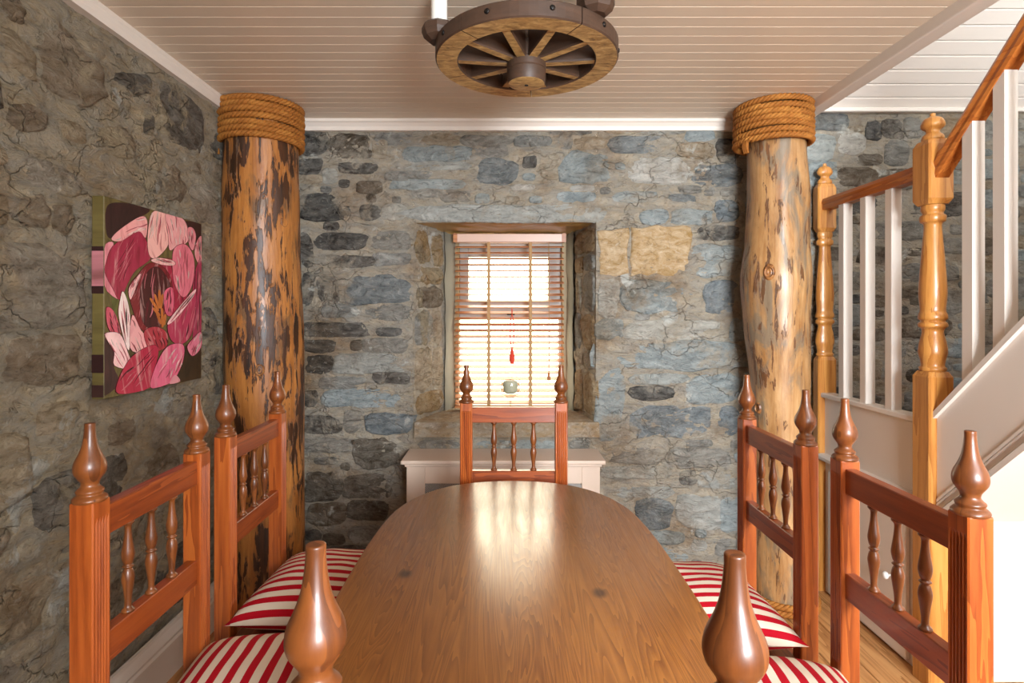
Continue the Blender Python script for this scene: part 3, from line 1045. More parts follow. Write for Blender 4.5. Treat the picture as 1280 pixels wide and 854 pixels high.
def rope_turn(r_in, rr, z, rise, pit):
    """one turn of a three-strand rope around the z axis"""
    L = 2 * PI * r_in
    nn = 150
    tw = round(L / pit)
    vf = []
    for s in range(3):
        path = []
        for i in range(nn):
            a = 2 * PI * i / nn
            ph = tw * a + s * 2 * PI / 3
            ro = r_in + rr + 0.52 * rr * math.cos(ph)
            path.append((ro * math.cos(a), ro * math.sin(a), z + rise * a / (2 * PI) + 0.52 * rr * math.sin(ph)))
        vf.append(tube(path, rr * 0.56, 6, True))
    return add(*vf)


def pillar(name, label, edges, D, mat, collar, seed, knots, base_rope):
    rings, tab = log_rings(edges, D, 0.0, HC + 0.01, seed)
    x0 = tab[0][1]
    rt = root(name, (x0, D, 0))
    tag(rt, label, 'pillar', 'log pillars at the back wall')
    off = (x0, D, 0)
    tr = part('trunk', loft(rings), mat, rt, True, off)
    # rope collar
    cx_, rI, ztop, turns, rr = collar
    for i in range(turns):
        vf = rope_turn(rI + 0.004 * noise.noise(Vector((i * 1.7, seed, 0))), rr, 0, 0.004, 0.06)
        o = part('rope_turn', vf, M['rope'], rt, True)
        o.location = (cx_ - x0, 0, ztop - rr - i * rr * 1.9)
        o.rotation_euler = (0.03 * noise.noise(Vector((i, seed, 3))), 0.015, rng.uniform(0, 6))
    a0 = math.radians(200)
    zt_ = ztop - turns * rr * 1.9
    for s in range(3):
        px_, py_ = cx_ - x0 + (rI + 0.02) * math.cos(a0 + s * 0.05), (rI + 0.02) * math.sin(a0 + s * 0.05)
        part('rope_end', tube([(px_, py_, zt_ + 0.02), (px_ - 0.004, py_, zt_ - 0.02), (px_ + 0.002 * s, py_, zt_ - 0.05)], [0.010, 0.009, 0.005], 7), M['rope'], rt, True)
    if base_rope:
        for i in range(2):
            o = part('rope_turn', rope_turn(base_rope, 0.016, 0, 0.0, 0.06), M['rope'], rt, True)
            o.location = (0.0, 0, 0.02 + i * 0.03)
            o.rotation_euler = (0, 0, i * 2.0)
    # knots: a raised collar of wood with a dark eye
    for px, py, kr in knots:
        z = CZ + (VY - py) * (D - 0.15) / F
        j = min(range(len(tab)), key=lambda q: abs(tab[q][0] - z))
        X = (px - VX) * (D - 0.13) / F
        dx = X - tab[j][1]
        a = math.asin(max(-0.95, min(0.95, dx / tab[j][2])))
        rad = tab[j][2]
        nrm = Vector((math.sin(a), -math.cos(a), 0))
        ctr = Vector((tab[j][1], D, z)) + nrm * (rad - 0.004)
        q = nrm.to_track_quat('Z', 'Y').to_matrix().to_4x4()
        prof = smooth_prof([(kr * 1.7, -0.012), (kr * 1.25, 0.003), (kr * 0.95, 0.007), (kr * 0.75, 0.001), (kr * 0.5, 0.003), (kr * 0.2, 0.002), (0.0005, 0.0)], 3)
        vf = lathe(prof, 16, cap=False)
        vf = ([(a_ * 0.8, b_ * 1.15, c_) for a_, b_, c_ in vf[0]], vf[1])
        vf = xform(vf, Matrix.Translation(ctr) @ q)
        part('knot', vf, M['knot_wood'], rt, True, off)
    return rt


def knot_mat():
    t = NT('knot_wood')
    v = t.coord('Object')
    n = t.noise(v, 30, 5, 0.65, 1.0)
    col = t.ramp(n, [(0.35, rgb(182, 128, 74)), (0.5, rgb(140, 90, 48)), (0.68, rgb(66, 38, 22))])
    return t.out(col, 0.4, 0.5)


M['knot_wood'] = knot_mat()
DP = 2.82
pillar('log_pillar', 'dark bark-streaked log pillar with rope collar beside the painting',
       [(150, 283, 371), (180, 283, 371), (300, 282, 372), (430, 283, 378), (560, 289, 378), (700, 292, 378)], DP, M['log_left'],
       ((327 - VX) * DP / F, 0.173, HC - 0.004, 7, 0.0155), 3.0, [(352, 275, 0.022), (330, 462, 0.02)], None)
pillar('log_pillar', 'pale smooth log pillar with rope collar beside the staircase',
       [(150, 936, 1004), (185, 936, 1004), (250, 936, 1008), (300, 934, 1008), (350, 929, 1011), (400, 932, 1008), (480, 940, 1008), (560, 944, 1011), (700, 946, 1014)], DP, M['log_right'],
       ((966 - VX) * DP / F, 0.156, HC - 0.004, 7, 0.0150), 9.0, [(961, 340, 0.024), (952, 515, 0.018)], 0.13)

# ------------------------------------------------------------------ painting of a peony
PX = -1.315
pn = root('painting', (PX - 0.02, 2.16, CZ - 0.285))
tag(pn, 'unframed canvas painting of a large pink peony on the left wall', 'painting')
POFF = (PX - 0.02, 2.16, CZ - 0.285)
cv = part('canvas', box(PX - 0.04, PX, 1.862, 2.459, CZ - 0.286, CZ + 0.381, 0.002, 1), M['oil_ground'], pn, off=POFF)
cv.color = rgb(112, 98, 54)
layer = [0]


def on_canvas(zx, zy, lift):
    px, py = 80 + zx * 0.32787, 230 + zy * 0.32787
    X = PX
    D = -X * F / (VX - px)
    return (PX + lift, min(max(D, 1.864), 2.457), min(max(CZ + (VY - py) * D / F, CZ - 0.285), CZ + 0.38))


def petal(poly, c, name='petal', mat='oil', smooth=True):
    if name == 'petal' and len(poly) > 3:
        mx_, my_ = sum(p[0] for p in poly) / len(poly), sum(p[1] for p in poly) / len(poly)
        def grow(x, y):
            d = math.hypot(x - mx_, y - my_); k = (d + 1.5) / d
            return (mx_ + (x - mx_) * k, my_ + (y - my_) * k)
        petal([grow(x, y) for x, y in poly], (82, 18, 28), 'petal_outline', 'oil_ground')
    layer[0] += 1
    lift = 0.0004 + layer[0] * 0.00004
    pts = poly
    if smooth:
        cl = [poly[-1]] + poly + [poly[0], poly[1]]
        pts = []
        for i in range(1, len(cl) - 2):
            p0, p1, p2, p3 = cl[i - 1], cl[i], cl[i + 1], cl[i + 2]
            for q in range(4):
                t = q / 4
                pts.append(tuple(0.5 * (2 * p1[j] + (-p0[j] + p2[j]) * t + (2 * p0[j] - 5 * p1[j] + 4 * p2[j] - p3[j]) * t * t + (-p0[j] + 3 * p1[j] - 3 * p2[j] + p3[j]) * t ** 3) for j in (0, 1)))
    top = [on_canvas(x, y, lift) for x, y in pts]
    bot = [on_canvas(x, y, 0.0001) for x, y in pts]
    n = len(top)
    Fc = [tuple(range(n)), tuple(range(2 * n - 1, n - 1, -1))] + [(i, (i + 1) % n, n + (i + 1) % n, n + i) for i in range(n)]
    o = part(name, (top + bot, Fc), M[mat], pn, off=POFF)
    o.color = rgb(*[min(255, q * 1.1) for q in c])
    if name == 'petal' and len(poly) > 3:
        strokes(o, pts, c, lift)
    return o


def inside(x, y, pts):
    r = False
    for i in range(len(pts)):
        (x0, y0), (x1, y1) = pts[i], pts[i - 1]
        if (y0 > y) != (y1 > y) and x < (x1 - x0) * (y - y0) / (y1 - y0) + x0:
            r = not r
    return r


def strokes(o, pts, c, lift):
    cx0 = sum(p[0] for p in pts) / len(pts); cy0 = sum(p[1] for p in pts) / len(pts)
    sxx = sum((p[0] - cx0) ** 2 for p in pts); syy = sum((p[1] - cy0) ** 2 for p in pts); sxy = sum((p[0] - cx0) * (p[1] - cy0) for p in pts)
    a = 0.5 * math.atan2(2 * sxy, sxx - syy)
    ca, sa = math.cos(a), math.sin(a)
    hw = max(abs(-(p[0] - cx0) * sa + (p[1] - cy0) * ca) for p in pts)
    hl = max(abs((p[0] - cx0) * ca + (p[1] - cy0) * sa) for p in pts)
    pale = sum(c) > 420
    for tone in (0, 1):
        vfs = []
        for k in range(7):
            v = rng.uniform(-0.8, 0.8) * hw
            u0 = rng.uniform(-0.95, 0.4) * hl; ln = rng.uniform(0.3, 0.9) * hl
            wd = rng.uniform(1.0, 2.8); bend = rng.uniform(-0.1, 0.1) * hw
            L_, R_ = [], []
            for i in range(9):
                t_ = i / 8
                u = u0 + ln * t_; vv = v * (1 - 0.25 * t_) + bend * math.sin(PI * t_)
                x, y = cx0 + u * ca - vv * sa, cy0 + u * sa + vv * ca
                if not inside(x, y, pts): break
                w_ = wd * math.sin(PI * min(0.97, 0.1 + t_ * 0.88))
                L_.append((x - sa * w_, y + ca * w_)); R_.append((x + sa * w_, y - ca * w_))
            if len(L_) < 3: continue
            P3 = [on_canvas(x, y, lift + 0.00002) for x, y in L_ + R_]
            m = len(L_)
            vfs.append((P3, [(i, i + 1, m + i + 1, m + i) for i in range(m - 1)]))
        if not vfs: continue
        b = tag(part('brush_strokes', add(*vfs), M['oil_ground'], o, off=POFF, fix=False), kind='stuff')
        if tone: b.color = rgb(236, 206, 198) if pale else rgb(214, 120, 130)
        else: b.color = rgb(196, 92, 104) if pale else rgb(104, 16, 36)


DK = (52, 26, 24)
petal([(160, 95), (200, 70), (300, 85), (325, 105), (250, 150), (190, 205), (162, 190)], DK, 'dark_background', 'oil_ground')
petal([(455, 145), (523, 156), (523, 235), (490, 205)], DK, 'dark_background', 'oil_ground')
petal([(435, 640), (520, 600), (519, 741), (450, 755), (415, 720)], (60, 44, 26), 'dark_background', 'oil_ground')
petal([(150, 590), (190, 630), (190, 700), (210, 760), (142, 808), (144, 690)], (66, 36, 34), 'dark_background', 'oil_ground')
petal([(190, 380), (250, 420), (240, 560), (200, 520), (180, 440)], (92, 92, 44), 'dark_background', 'oil_ground')
petal([(150, 245), (188, 225), (170, 300), (168, 350), (212, 440), (150, 386)], (208, 132, 140))
petal([(160, 300), (185, 238), (262, 188), (292, 180), (312, 215), (332, 280), (272, 330), (242, 380), (212, 442), (186, 400), (156, 340)], (150, 34, 62))
petal([(180, 210), (215, 172), (290, 125), (316, 140), (311, 205), (290, 182), (262, 190), (215, 218)], (216, 150, 146))
petal([(318, 205), (330, 120), (360, 98), (386, 112), (402, 190), (392, 240), (350, 282), (324, 270)], (222, 166, 156))
petal([(387, 110), (440, 122), (468, 160), (470, 220), (430, 236), (402, 252), (396, 190)], (216, 150, 148))
petal([(470, 172), (490, 168), (502, 200), (492, 252), (476, 232)], (204, 124, 130))
petal([(500, 235), (523, 200), (523, 310), (500, 280)], (202, 120, 126))
petal([(500, 330), (523, 300), (522, 560), (490, 600), (496, 500), (488, 420)], (150, 44, 72))
petal([(340, 292), (420, 290), (452, 320), (470, 430), (440, 482), (400, 502), (384, 400)], (152, 30, 58))
petal([(420, 245), (460, 230), (490, 270), (496, 330), (482, 400), (452, 432), (420, 380), (412, 300)], (206, 108, 122))
petal([(245, 400), (278, 350), (330, 300), (390, 330), (412, 400), (384, 440), (388, 520), (330, 562), (288, 548), (262, 480)], (112, 22, 30))
petal([(290, 400), (322, 330), (362, 320), (402, 380), (396, 420), (376, 470), (380, 520), (340, 552), (296, 520)], (64, 16, 18))
petal([(330, 292), (362, 282), (416, 294), (418, 310), (372, 308)], (224, 170, 164))
petal([(380, 415), (410, 395), (418, 440), (408, 500), (386, 490)], (206, 92, 116))
for (a, b) in (((330, 440), (356, 480)), ((345, 425), (360, 470)), ((362, 410), (364, 465)), ((374, 425), (368, 470)), ((340, 475), (362, 500)), ((352, 490), (366, 530)), ((372, 480), (374, 540)), ((384, 500), (380, 535))):
    dx, dy = b[0] - a[0], b[1] - a[1]
    L = math.hypot(dx, dy); nx_, ny_ = -dy / L * 4, dx / L * 4
    petal([(a[0] - nx_, a[1] - ny_), (b[0] - nx_, b[1] - ny_), (b[0] + nx_, b[1] + ny_), (a[0] + nx_, a[1] + ny_)], (190, 108, 48), 'stamen', 'oil_ground')
petal([(245, 400), (272, 360), (290, 345), (262, 420), (250, 440)], (222, 170, 168))
petal([(160, 472), (190, 490), (212, 560), (200, 585), (166, 546)], (192, 80, 98))
petal([(156, 570), (210, 572), (240, 640), (256, 702), (190, 692), (190, 640), (165, 600)], (230, 188, 186))
petal([(222, 410), (240, 450), (250, 520), (246, 632), (226, 590), (206, 500), (212, 440)], (226, 204, 198))
petal([(258, 500), (292, 560), (332, 602), (300, 640), (250, 625)], (216, 152, 152))
petal([(305, 560), (350, 545), (390, 570), (386, 622), (332, 640), (310, 605)], (160, 44, 56))
petal([(395, 530), (440, 470), (496, 405), (497, 500), (480, 580), (442, 612), (405, 592)], (166, 50, 78))
petal([(393, 528), (430, 478), (497, 402), (490, 430), (440, 496), (402, 533)], (226, 182, 180))
petal([(468, 622), (490, 590), (520, 565), (520, 622), (488, 656)], (206, 110, 130))
petal([(206, 745), (255, 660), (330, 615), (357, 632), (347, 690), (326, 775), (206, 800)], (166, 30, 60))
petal([(328, 776), (345, 700), (390, 622), (450, 612), (452, 670), (420, 742), (380, 768)], (208, 96, 124))
petal([(400, 762), (420, 728), (440, 752)], (206, 140, 146))


def side_patch(z0, z1, c):
    o = part('edge_paint', box(PX - 0.0395, PX - 0.001, 1.8612, 1.8620, CZ + z0, CZ + z1), M['oil_ground'], pn, off=POFF)
    o.color = rgb(*c)


side_patch(0.085, 0.20, (204, 130, 138))
side_patch(0.06, 0.085, DK)
side_patch(0.20, 0.215, DK)
side_patch(-0.20, -0.14, DK)
side_patch(-0.28, -0.24, (70, 40, 36))

# ------------------------------------------------------------------ radiator cover
rc0, rc1 = P(508, 0, 2.80)[0], P(750, 0, 2.80)[0]
ry = 2.80
rz = CZ - 0.728
M['paint_cover'] = flat('cover_paint', rgb(212, 190, 172), 0.42, 0.03, 0.1, 30)
rcv = root('radiator_cover', ((rc0 + rc1) / 2, ry + 0.1, 0))
tag(rcv, 'cream painted radiator cover with metal grille below the window', 'radiator cover')
ro = ((rc0 + rc1) / 2, ry + 0.1, 0)
part('top', box(rc0 - 0.025, rc1 + 0.025, ry - 0.022, YB - 0.005, rz - 0.02, rz, 0.005, 2), M['paint_cover'], rcv, off=ro)
part('moulding', box(rc0 - 0.008, rc1 + 0.008, ry - 0.010, ry + 0.02, rz - 0.034, rz - 0.020, 0.004, 2), M['paint_cover'], rcv, off=ro)
gx0, gx1, gz0, gz1 = rc0 + 0.09, rc1 - 0.09, 0.14, rz - 0.118
for b in ((rc0, gx0, 0, rz - 0.02), (gx1, rc1, 0, rz - 0.02)):
    part('stile', box(b[0], b[1], ry, ry + 0.018, b[2], b[3], 0.002, 1), M['paint_cover'], rcv, off=ro)
for b in ((gx0, gx1, gz1, rz - 0.02), (gx0, gx1, 0, gz0)):
    part('rail', box(b[0], b[1], ry, ry + 0.018, b[2], b[3], 0.002, 1), M['paint_cover'], rcv, off=ro)
for xx in (rc0, rc1 - 0.018):
    part('side_panel', box(xx, xx + 0.018, ry + 0.018, YB - 0.01, 0, rz - 0.02), M['paint_cover'], rcv, off=ro)
gv = []
stp = 0.0085
n = int((gx1 - gx0 + gz1 - gz0) / stp)
for i in range(n):
    s = i * stp
    a = (gx0 + max(0, s - (gz1 - gz0)), gz0 + min(s, gz1 - gz0)); b = (gx0 + min(s, gx1 - gx0), gz0 + max(0, s - (gx1 - gx0)))
    for flip in (0, 1):
        p, q = a, b
        if flip:
            p, q = (gx0 + gx1 - a[0], a[1]), (gx0 + gx1 - b[0], b[1])
        d = 0.0016
        yy = ry + 0.006 + 0.001 * flip
        gv.append(([(p[0] - d, yy, p[1]), (p[0] + d, yy, p[1]), (q[0] + d, yy, q[1]), (q[0] - d, yy, q[1])], [(0, 1, 2, 3)]))
tag(part('grille', add(*gv), M['grille'], rcv, off=ro), kind='stuff')
part('backing', box(gx0 - 0.01, gx1 + 0.01, ry + 0.03, ry + 0.035, gz0 - 0.01, gz1 + 0.01), M['dark'], rcv, off=ro)

# ------------------------------------------------------------------ dining table
TX, TY, TZ = 0.024, 1.395, CZ - 0.64
half = [(0.0, 0.768), (0.09, 0.760), (0.17, 0.735), (0.24, 0.695), (0.30, 0.635), (0.345, 0.56), (0.38, 0.46), (0.398, 0.34), (0.408, 0.18), (0.410, 0.0)]
hq = smooth_prof(half, 5)
outl = [(x, y) for x, y in hq] + [(x, -y) for x, y in reversed(hq[:-1])]
outl = outl + [(-x, y) for x, y in reversed(outl[1:-1])]
outl = outl[::-1]


def off_outline(pts, d):
    res = []
    n = len(pts)
    for i in range(n):
        t = Vector((pts[(i + 1) % n][0] - pts[i - 1][0], pts[(i + 1) % n][1] - pts[i - 1][1])).normalized()
        res.append((pts[i][0] + t.y * d, pts[i][1] - t.x * d))
    return res


tb = root('dining_table', (TX, TY, 0))
tag(tb, 'long worn brown wooden dining table with rounded ends', 'table')
sec = [(-0.012, TZ - 0.032), (0.0, TZ - 0.026), (0.0, TZ - 0.010), (-0.004, TZ - 0.003), (-0.010, TZ)]
o = part('tabletop', loft([[(x, y, z) for x, y in off_outline(outl, d)] for d, z in sec]), M['table'], tb, True, auto=40)
# pedestal base under the top
part('apron', box(-0.26, 0.26, -0.50, 0.50, TZ - 0.115, TZ - 0.032, 0.004, 1), M['chair_x'], tb)
for yy in (-0.22, 0.22):
    part('pedestal', lathe(smooth_prof([(0.075, 0.09), (0.08, 0.14), (0.05, 0.18), (0.06, 0.3), (0.078, 0.42), (0.06, 0.55), (0.05, 0.62), (0.075, 0.66), (0.075, 0.70)], 4), 24, 0, yy, 0), M['chair_z'], tb, True)
    part('foot', box(-0.3, 0.3, yy - 0.045, yy + 0.045, 0, 0.09, 0.02, 3), M['chair_x'], tb)
part('stretcher', box(-0.025, 0.025, -0.2, 0.2, 0.20, 0.28, 0.004, 1), M['chair_z'], tb)

# ------------------------------------------------------------------ chairs
ZF = CZ - 0.21       # finial tip
ZP = CZ - 0.358      # post top
HS = 0.187
FIN = smooth_prof([(0.028, 0.0), (0.0295, 0.005), (0.026, 0.010), (0.0215, 0.014), (0.0235, 0.020), (0.019, 0.025), (0.0152, 0.030), (0.0158, 0.037),
                   (0.0195, 0.043), (0.0258, 0.053), (0.0276, 0.064), (0.0252, 0.076), (0.0188, 0.090), (0.0138, 0.104), (0.0108, 0.120), (0.0092, 0.136), (0.0092, 0.144), (0.0086, 0.1475), (0.004, 0.148)], 3)
SPN = smooth_prof([(0.0120, 0.0), (0.0125, 0.004), (0.0080, 0.009), (0.0065, 0.016), (0.0078, 0.035), (0.0115, 0.060), (0.0125, 0.072), (0.0098, 0.086),
                   (0.0072, 0.091), (0.0115, 0.095), (0.0072, 0.099), (0.0098, 0.104), (0.0125, 0.118), (0.0115, 0.130), (0.0078, 0.155), (0.0065, 0.174), (0.0080, 0.181), (0.0125, 0.186), (0.0120, 0.190)], 2)


def fluted_post(z0, z1, w=0.048, d=0.046):
    """square post, five flutes on the front (+y) face"""
    def sec(z, f):
        b = 0.0025
        s = [(-w / 2, -d / 2 + b), (-w / 2 + b, -d / 2), (w / 2 - b, -d / 2), (w / 2, -d / 2 + b), (w / 2, d / 2 - b), (w / 2 - b, d / 2)]
        nfl = 5
        m = 0.0045
        span = (w - 2 * m) / nfl
        for i in range(nfl):
            x1 = w / 2 - m - i * span
            s += [(x1 - 0.0006, d / 2), (x1 - span * 0.3, d / 2 - f * 0.8), (x1 - span * 0.5, d / 2 - f), (x1 - span * 0.7, d / 2 - f * 0.8), (x1 - span + 0.0006, d / 2)]
        s += [(-w / 2 + b, d / 2), (-w / 2, d / 2 - b)]
        return [(x, y, z) for x, y in s]
    top = [(x * 0.96, y * 0.96, z1) for x, y, z in sec(z1, 0)]
    return loft([sec(z0, 0), sec(0.60, 0), sec(0.62, 0.0042), sec(z1 - 0.045, 0.0042), sec(z1 - 0.03, 0), sec(z1 - 0.002, 0), top])


def build_chair():
    r = bpy.data.objects.new('dining_chair', None)
    link(r)
    pm = fluted_post(0, ZP)
    for s in (-1, 1):
        o = part('post', move(pm, (s * HS, 0, 0)), M['chair_z'], r)
        part('finial', lathe(FIN, 24, s * HS, 0, ZP - 0.001), M['finial'], o, True)
    part('top_rail', box(-HS + 0.02, HS - 0.02, -0.013, 0.013, CZ - 0.436, CZ - 0.376, 0.002, 1), M['chair_x'], r)
    part('lower_rail', box(-HS + 0.02, HS - 0.02, -0.013, 0.013, CZ - 0.688, CZ - 0.626, 0.002, 1), M['chair_x'], r)
    for k in (-1, 0, 1):
        part('spindle', lathe(SPN, 14, k * 0.078, 0, CZ - 0.626), M['finial'], r, True)
    part('seat', box(-0.215, 0.215, 0.02, 0.43, 0.485, 0.51, 0.006, 2), M['chair_x'], r)
    for s in (-1, 1):
        part('side_rail', box(s * HS - 0.011, s * HS + 0.011, 0.02, 0.39, 0.425, 0.486, 0.002, 1), M['chair_x'], r)
        leg = lathe(smooth_prof([(0.017, 0), (0.02, 0.05), (0.016, 0.09), (0.023, 0.2), (0.018, 0.3), (0.023, 0.34), (0.023, 0.36)], 3), 14)
        part('front_leg', add(move(leg, (s * HS, 0.385, 0)), box(s * HS - 0.022, s * HS + 0.022, 0.363, 0.407, 0.355, 0.486, 0.002, 1)), M['chair_z'], r, True, auto=35)
        part('stretcher', box(s * HS - 0.009, s * HS + 0.009, 0.02, 0.37, 0.16, 0.19, 0.002, 1), M['chair_x'], r)
    part('front_rail', box(-HS + 0.02, HS - 0.02, 0.378, 0.398, 0.425, 0.486, 0.002, 1), M['chair_x'], r)
    part('back_rail', box(-HS + 0.02, HS - 0.02, -0.012, 0.012, 0.43, 0.486, 0.002, 1), M['chair_x'], r)
    return r


def copy_tree(o, parent=None):
    c = o.copy()
    C.objects.link(c)
    c.parent = parent
    for ch in list(o.children):
        copy_tree(ch, c)
    return c


chairs = [
    ((-0.790, 1.268, 0), -90, 'left-hand wooden chair nearest the viewer, turned finials, under the painting'),
    ((-0.810, 1.833, 0), -90, 'left-hand wooden chair with striped cushion standing before the dark log pillar'),
    ((0.811, 1.725, 0), 90, 'right-hand wooden chair with striped cushion standing before the pale log pillar'),
    ((0.826, 1.198, 0), 90, 'right-hand wooden chair nearest the viewer, beside the white stair panelling'),
    ((0.032, 2.25, 0), 180, 'spindle-back wooden chair at the far table end facing the viewer'),
    ((0.014, 0.508, 0), -3.0, 'wooden chair at the near table end, only its two finials showing'),
]
proto = build_chair()
for i, (loc, a, lab) in enumerate(chairs):
    c = proto if i == 0 else copy_tree(proto)
    c.location = loc
    c.rotation_euler = (0, 0, math.radians(a))
    tag(c, lab, 'chair', 'dining chairs around the table')

# ------------------------------------------------------------------ striped cushions
def pillow(s=0.225, t=0.085, n=26):
    V, Fc = [], []
    def grid(sign):
        base = len(V)
        for j in range(n + 1):
            for i in range(n + 1):
                u, v = -1 + 2 * i / n, -1 + 2 * j / n
                # pinched sides, pointed corners
                pu = u * (1 - 0.06 * (1 - v * v) * abs(u)); pv = v * (1 - 0.06 * (1 - u * u) * abs(v))
                e = max(0.0, (1 - abs(u) ** 2.6) * (1 - abs(v) ** 2.6)) ** 0.5
                wr = 0.004 * noise.noise(Vector((u * 3, v * 3, sign * 2.0)))
                z = sign * (t if sign > 0 else t * 0.62) * e + wr * e
                V.append((pu * s, pv * s, z))
        for j in range(n):
            for i in range(n):
                q = (base + j * (n + 1) + i, base + j * (n + 1) + i + 1, base + (j + 1) * (n + 1) + i + 1, base + (j + 1) * (n + 1) + i)
                Fc.append(q if sign > 0 else q[::-1])
    grid(1); grid(-1)
    # distance along the cloth across each row: the stripes follow it round the sides
    W = [0.0] * len(V)
    for g in range(2 * (n + 1)):
        b = g * (n + 1)
        m = b + n // 2
        for i in range(n // 2 + 1, n + 1):
            W[b + i] = W[b + i - 1] + math.dist(V[b + i], V[b + i - 1])
        for i in range(n // 2 - 1, -1, -1):
            W[b + i] = W[b + i + 1] - math.dist(V[b + i], V[b + i + 1])
    return (V, Fc), W


pv, cloth = pillow()
cme = None
for (x, y, a, lab) in (
        (-0.555, 1.300, 4, 'red and white striped cushion on the left chair nearest the viewer'),
        (-0.558, 1.815, 87, 'red and white striped cushion on the left chair by the log pillar'),
        (0.566, 1.715, 93, 'red and white striped cushion on the right chair by the pale log'),
        (0.578, 1.205, -6, 'red and white striped cushion on the right chair nearest the viewer')):
    if cme is None:
        o = part('seat_cushion', pv, M['stripe'], None, True, fix=False); cme = o.data
        cme.attributes.new('cloth_width', 'FLOAT', 'POINT').data.foreach_set('value', cloth)
    else:
        o = inst('seat_cushion', cme, None)
    o.location = (x, y, 0.512 + 0.085 * 0.62)
    o.rotation_euler = (0, 0, math.radians(a))
    tag(o, lab, 'cushion', 'striped seat cushions')

# ------------------------------------------------------------------ staircase
SX = 1.625           # left face of newels
NS = 0.097
ND0 = 2.18           # front of near newel
st = root('staircase', (SX, ND0, 0))
tag(st, 'white panelled staircase with honey pine newels and handrails', 'staircase')
so = (SX, ND0, 0)
sx = SX + NS / 2


def newel(y0, depth, label):
    cy = y0 + depth / 2
    def blk(z0, z1, arch=True):
        b = 0.012
        w_, d_ = NS / 2, depth / 2
        def ring(z, k, bb):
            bb = min(bb, d_ * 0.8)
            p = [(-w_ * k + bb, -d_ * k), (w_ * k - bb, -d_ * k), (w_ * k, -d_ * k + bb), (w_ * k, d_ * k - bb), (w_ * k - bb, d_ * k), (-w_ * k + bb, d_ * k), (-w_ * k, d_ * k - bb), (-w_ * k, -d_ * k + bb)]
            return [(sx + x, cy + y, z) for x, y in p]
        return loft([ring(z0, 0.82, 0.01), ring(z0 + 0.02, 1, 0.006), ring(z1 - 0.02, 1, 0.006), ring(z1, 0.82, 0.01)])
    z1b = CZ - 0.232
    zt0, zt1 = CZ + 0.418, CZ + 0.668
    nw = part('newel', blk(-0.02, z1b), M['pine_z'], st, off=so)
    r = NS / 2
    pr = smooth_prof([(r * .86, 0), (r * .95, 0.012), (r * .80, 0.022), (r * .88, 0.05), (r * 1.0, 0.075), (r * .9, 0.115), (r * .74, 0.15), (r * .78, 0.165), (r * 1.0, 0.175), (r * .98, 0.188),
                      (r * .82, 0.196), (r * 1.0, 0.206), (r * .97, 0.222), (r * .86, 0.24), (r * .95, 0.29), (r * .94, 0.34), (r * .80, 0.44), (r * .64, 0.54), (r * .62, 0.575), (r * .86, 0.585), (r * .9, 0.605), (r * .7, 0.615), (r * .82, 0.632), (r * .8, 0.65)], 3)
    f = depth / NS
    v = lathe([(a, z) for a, z in pr], 24, sx, cy, z1b)
    v = ([(a, cy + (b - cy) * f, c) for a, b, c in v[0]], v[1])
    part('turned_shaft', v, M['pine_z'], nw, True, off=so)
    part('upper_block', blk(zt0, zt1), M['pine_z'], nw, off=so)
    cp_ = smooth_prof([(r * .6, 0), (r * .78, 0.008), (r * .72, 0.022), (r * .5, 0.034), (r * .5, 0.044), (r * .78, 0.056), (r * .82, 0.07), (r * .6, 0.09), (r * .22, 0.098), (r * .2, 0.108), (r * .14, 0.112)], 3)
    v = lathe(cp_, 24, sx, cy, zt1 - 0.002)
    v = ([(a, cy + (b - cy) * f, c) for a, b, c in v[0]], v[1])
    part('cap', v, M['pine_z'], nw, True, off=so)
    return nw


newel(ND0, NS, 'near')
newel(2.955, 0.055, 'far')
ND1 = ND0 + NS

# level handrail and balusters on the landing
rail_prof = [(-0.026, 0), (0.026, 0), (0.030, 0.012), (0.028, 0.026), (0.033, 0.040), (0.026, 0.056), (0.010, 0.062), (-0.010, 0.062), (-0.026, 0.056), (-0.033, 0.040), (-0.028, 0.026), (-0.030, 0.012)]
part('handrail', extrude_profile([(sx + p, CZ + 0.53 + q) for p, q in rail_prof], 'y', ND1, 2.956), M['pine_y'], st, off=so)
BW = 0.0225
ap_top = CZ - 0.42
for yb in (2.80, 2.63, 2.455):
    part('baluster', box(sx - BW, sx + BW, yb - BW, yb + BW, ap_top - 0.005, CZ + 0.532, 0.003, 1), M['paint_stair'], st, off=so)
# sloping handrail towards the viewer
slope = 0.966
def rail_z(y): return CZ + 0.515 + (ND0 - y) * slope
YE = 0.72
rings = []
for yy in (ND0 + 0.003, YE):
    rings.append([(sx + p, yy, rail_z(yy) + q * 1.38) for p, q in rail_prof])
part('handrail', loft(rings), M['pine_y'], st, off=so)
def str_top(y): return CZ - 0.363 + (2.16 - y) * slope
for yb in (2.035, 1.905, 1.77, 1.64, 1.51, 1.38, 1.25, 1.12, 0.99, 0.86):
    z0a, z0b = str_top(yb - BW), str_top(yb + BW)
    z1a, z1b = rail_z(yb - BW) + 0.01, rail_z(yb + BW) + 0.01
    v = [(sx - BW, yb - BW, z0a), (sx + BW, yb - BW, z0a), (sx + BW, yb + BW, z0b), (sx - BW, yb + BW, z0b),
         (sx - BW, yb - BW, z1a), (sx + BW, yb - BW, z1a), (sx + BW, yb + BW, z1b), (sx - BW, yb + BW, z1b)]
    part('baluster', (v, [(0, 3, 2, 1), (4, 5, 6, 7), (0, 1, 5, 4), (1, 2, 6, 5), (2, 3, 7, 6), (3, 0, 4, 7)]), M['paint_stair'], st, off=so)


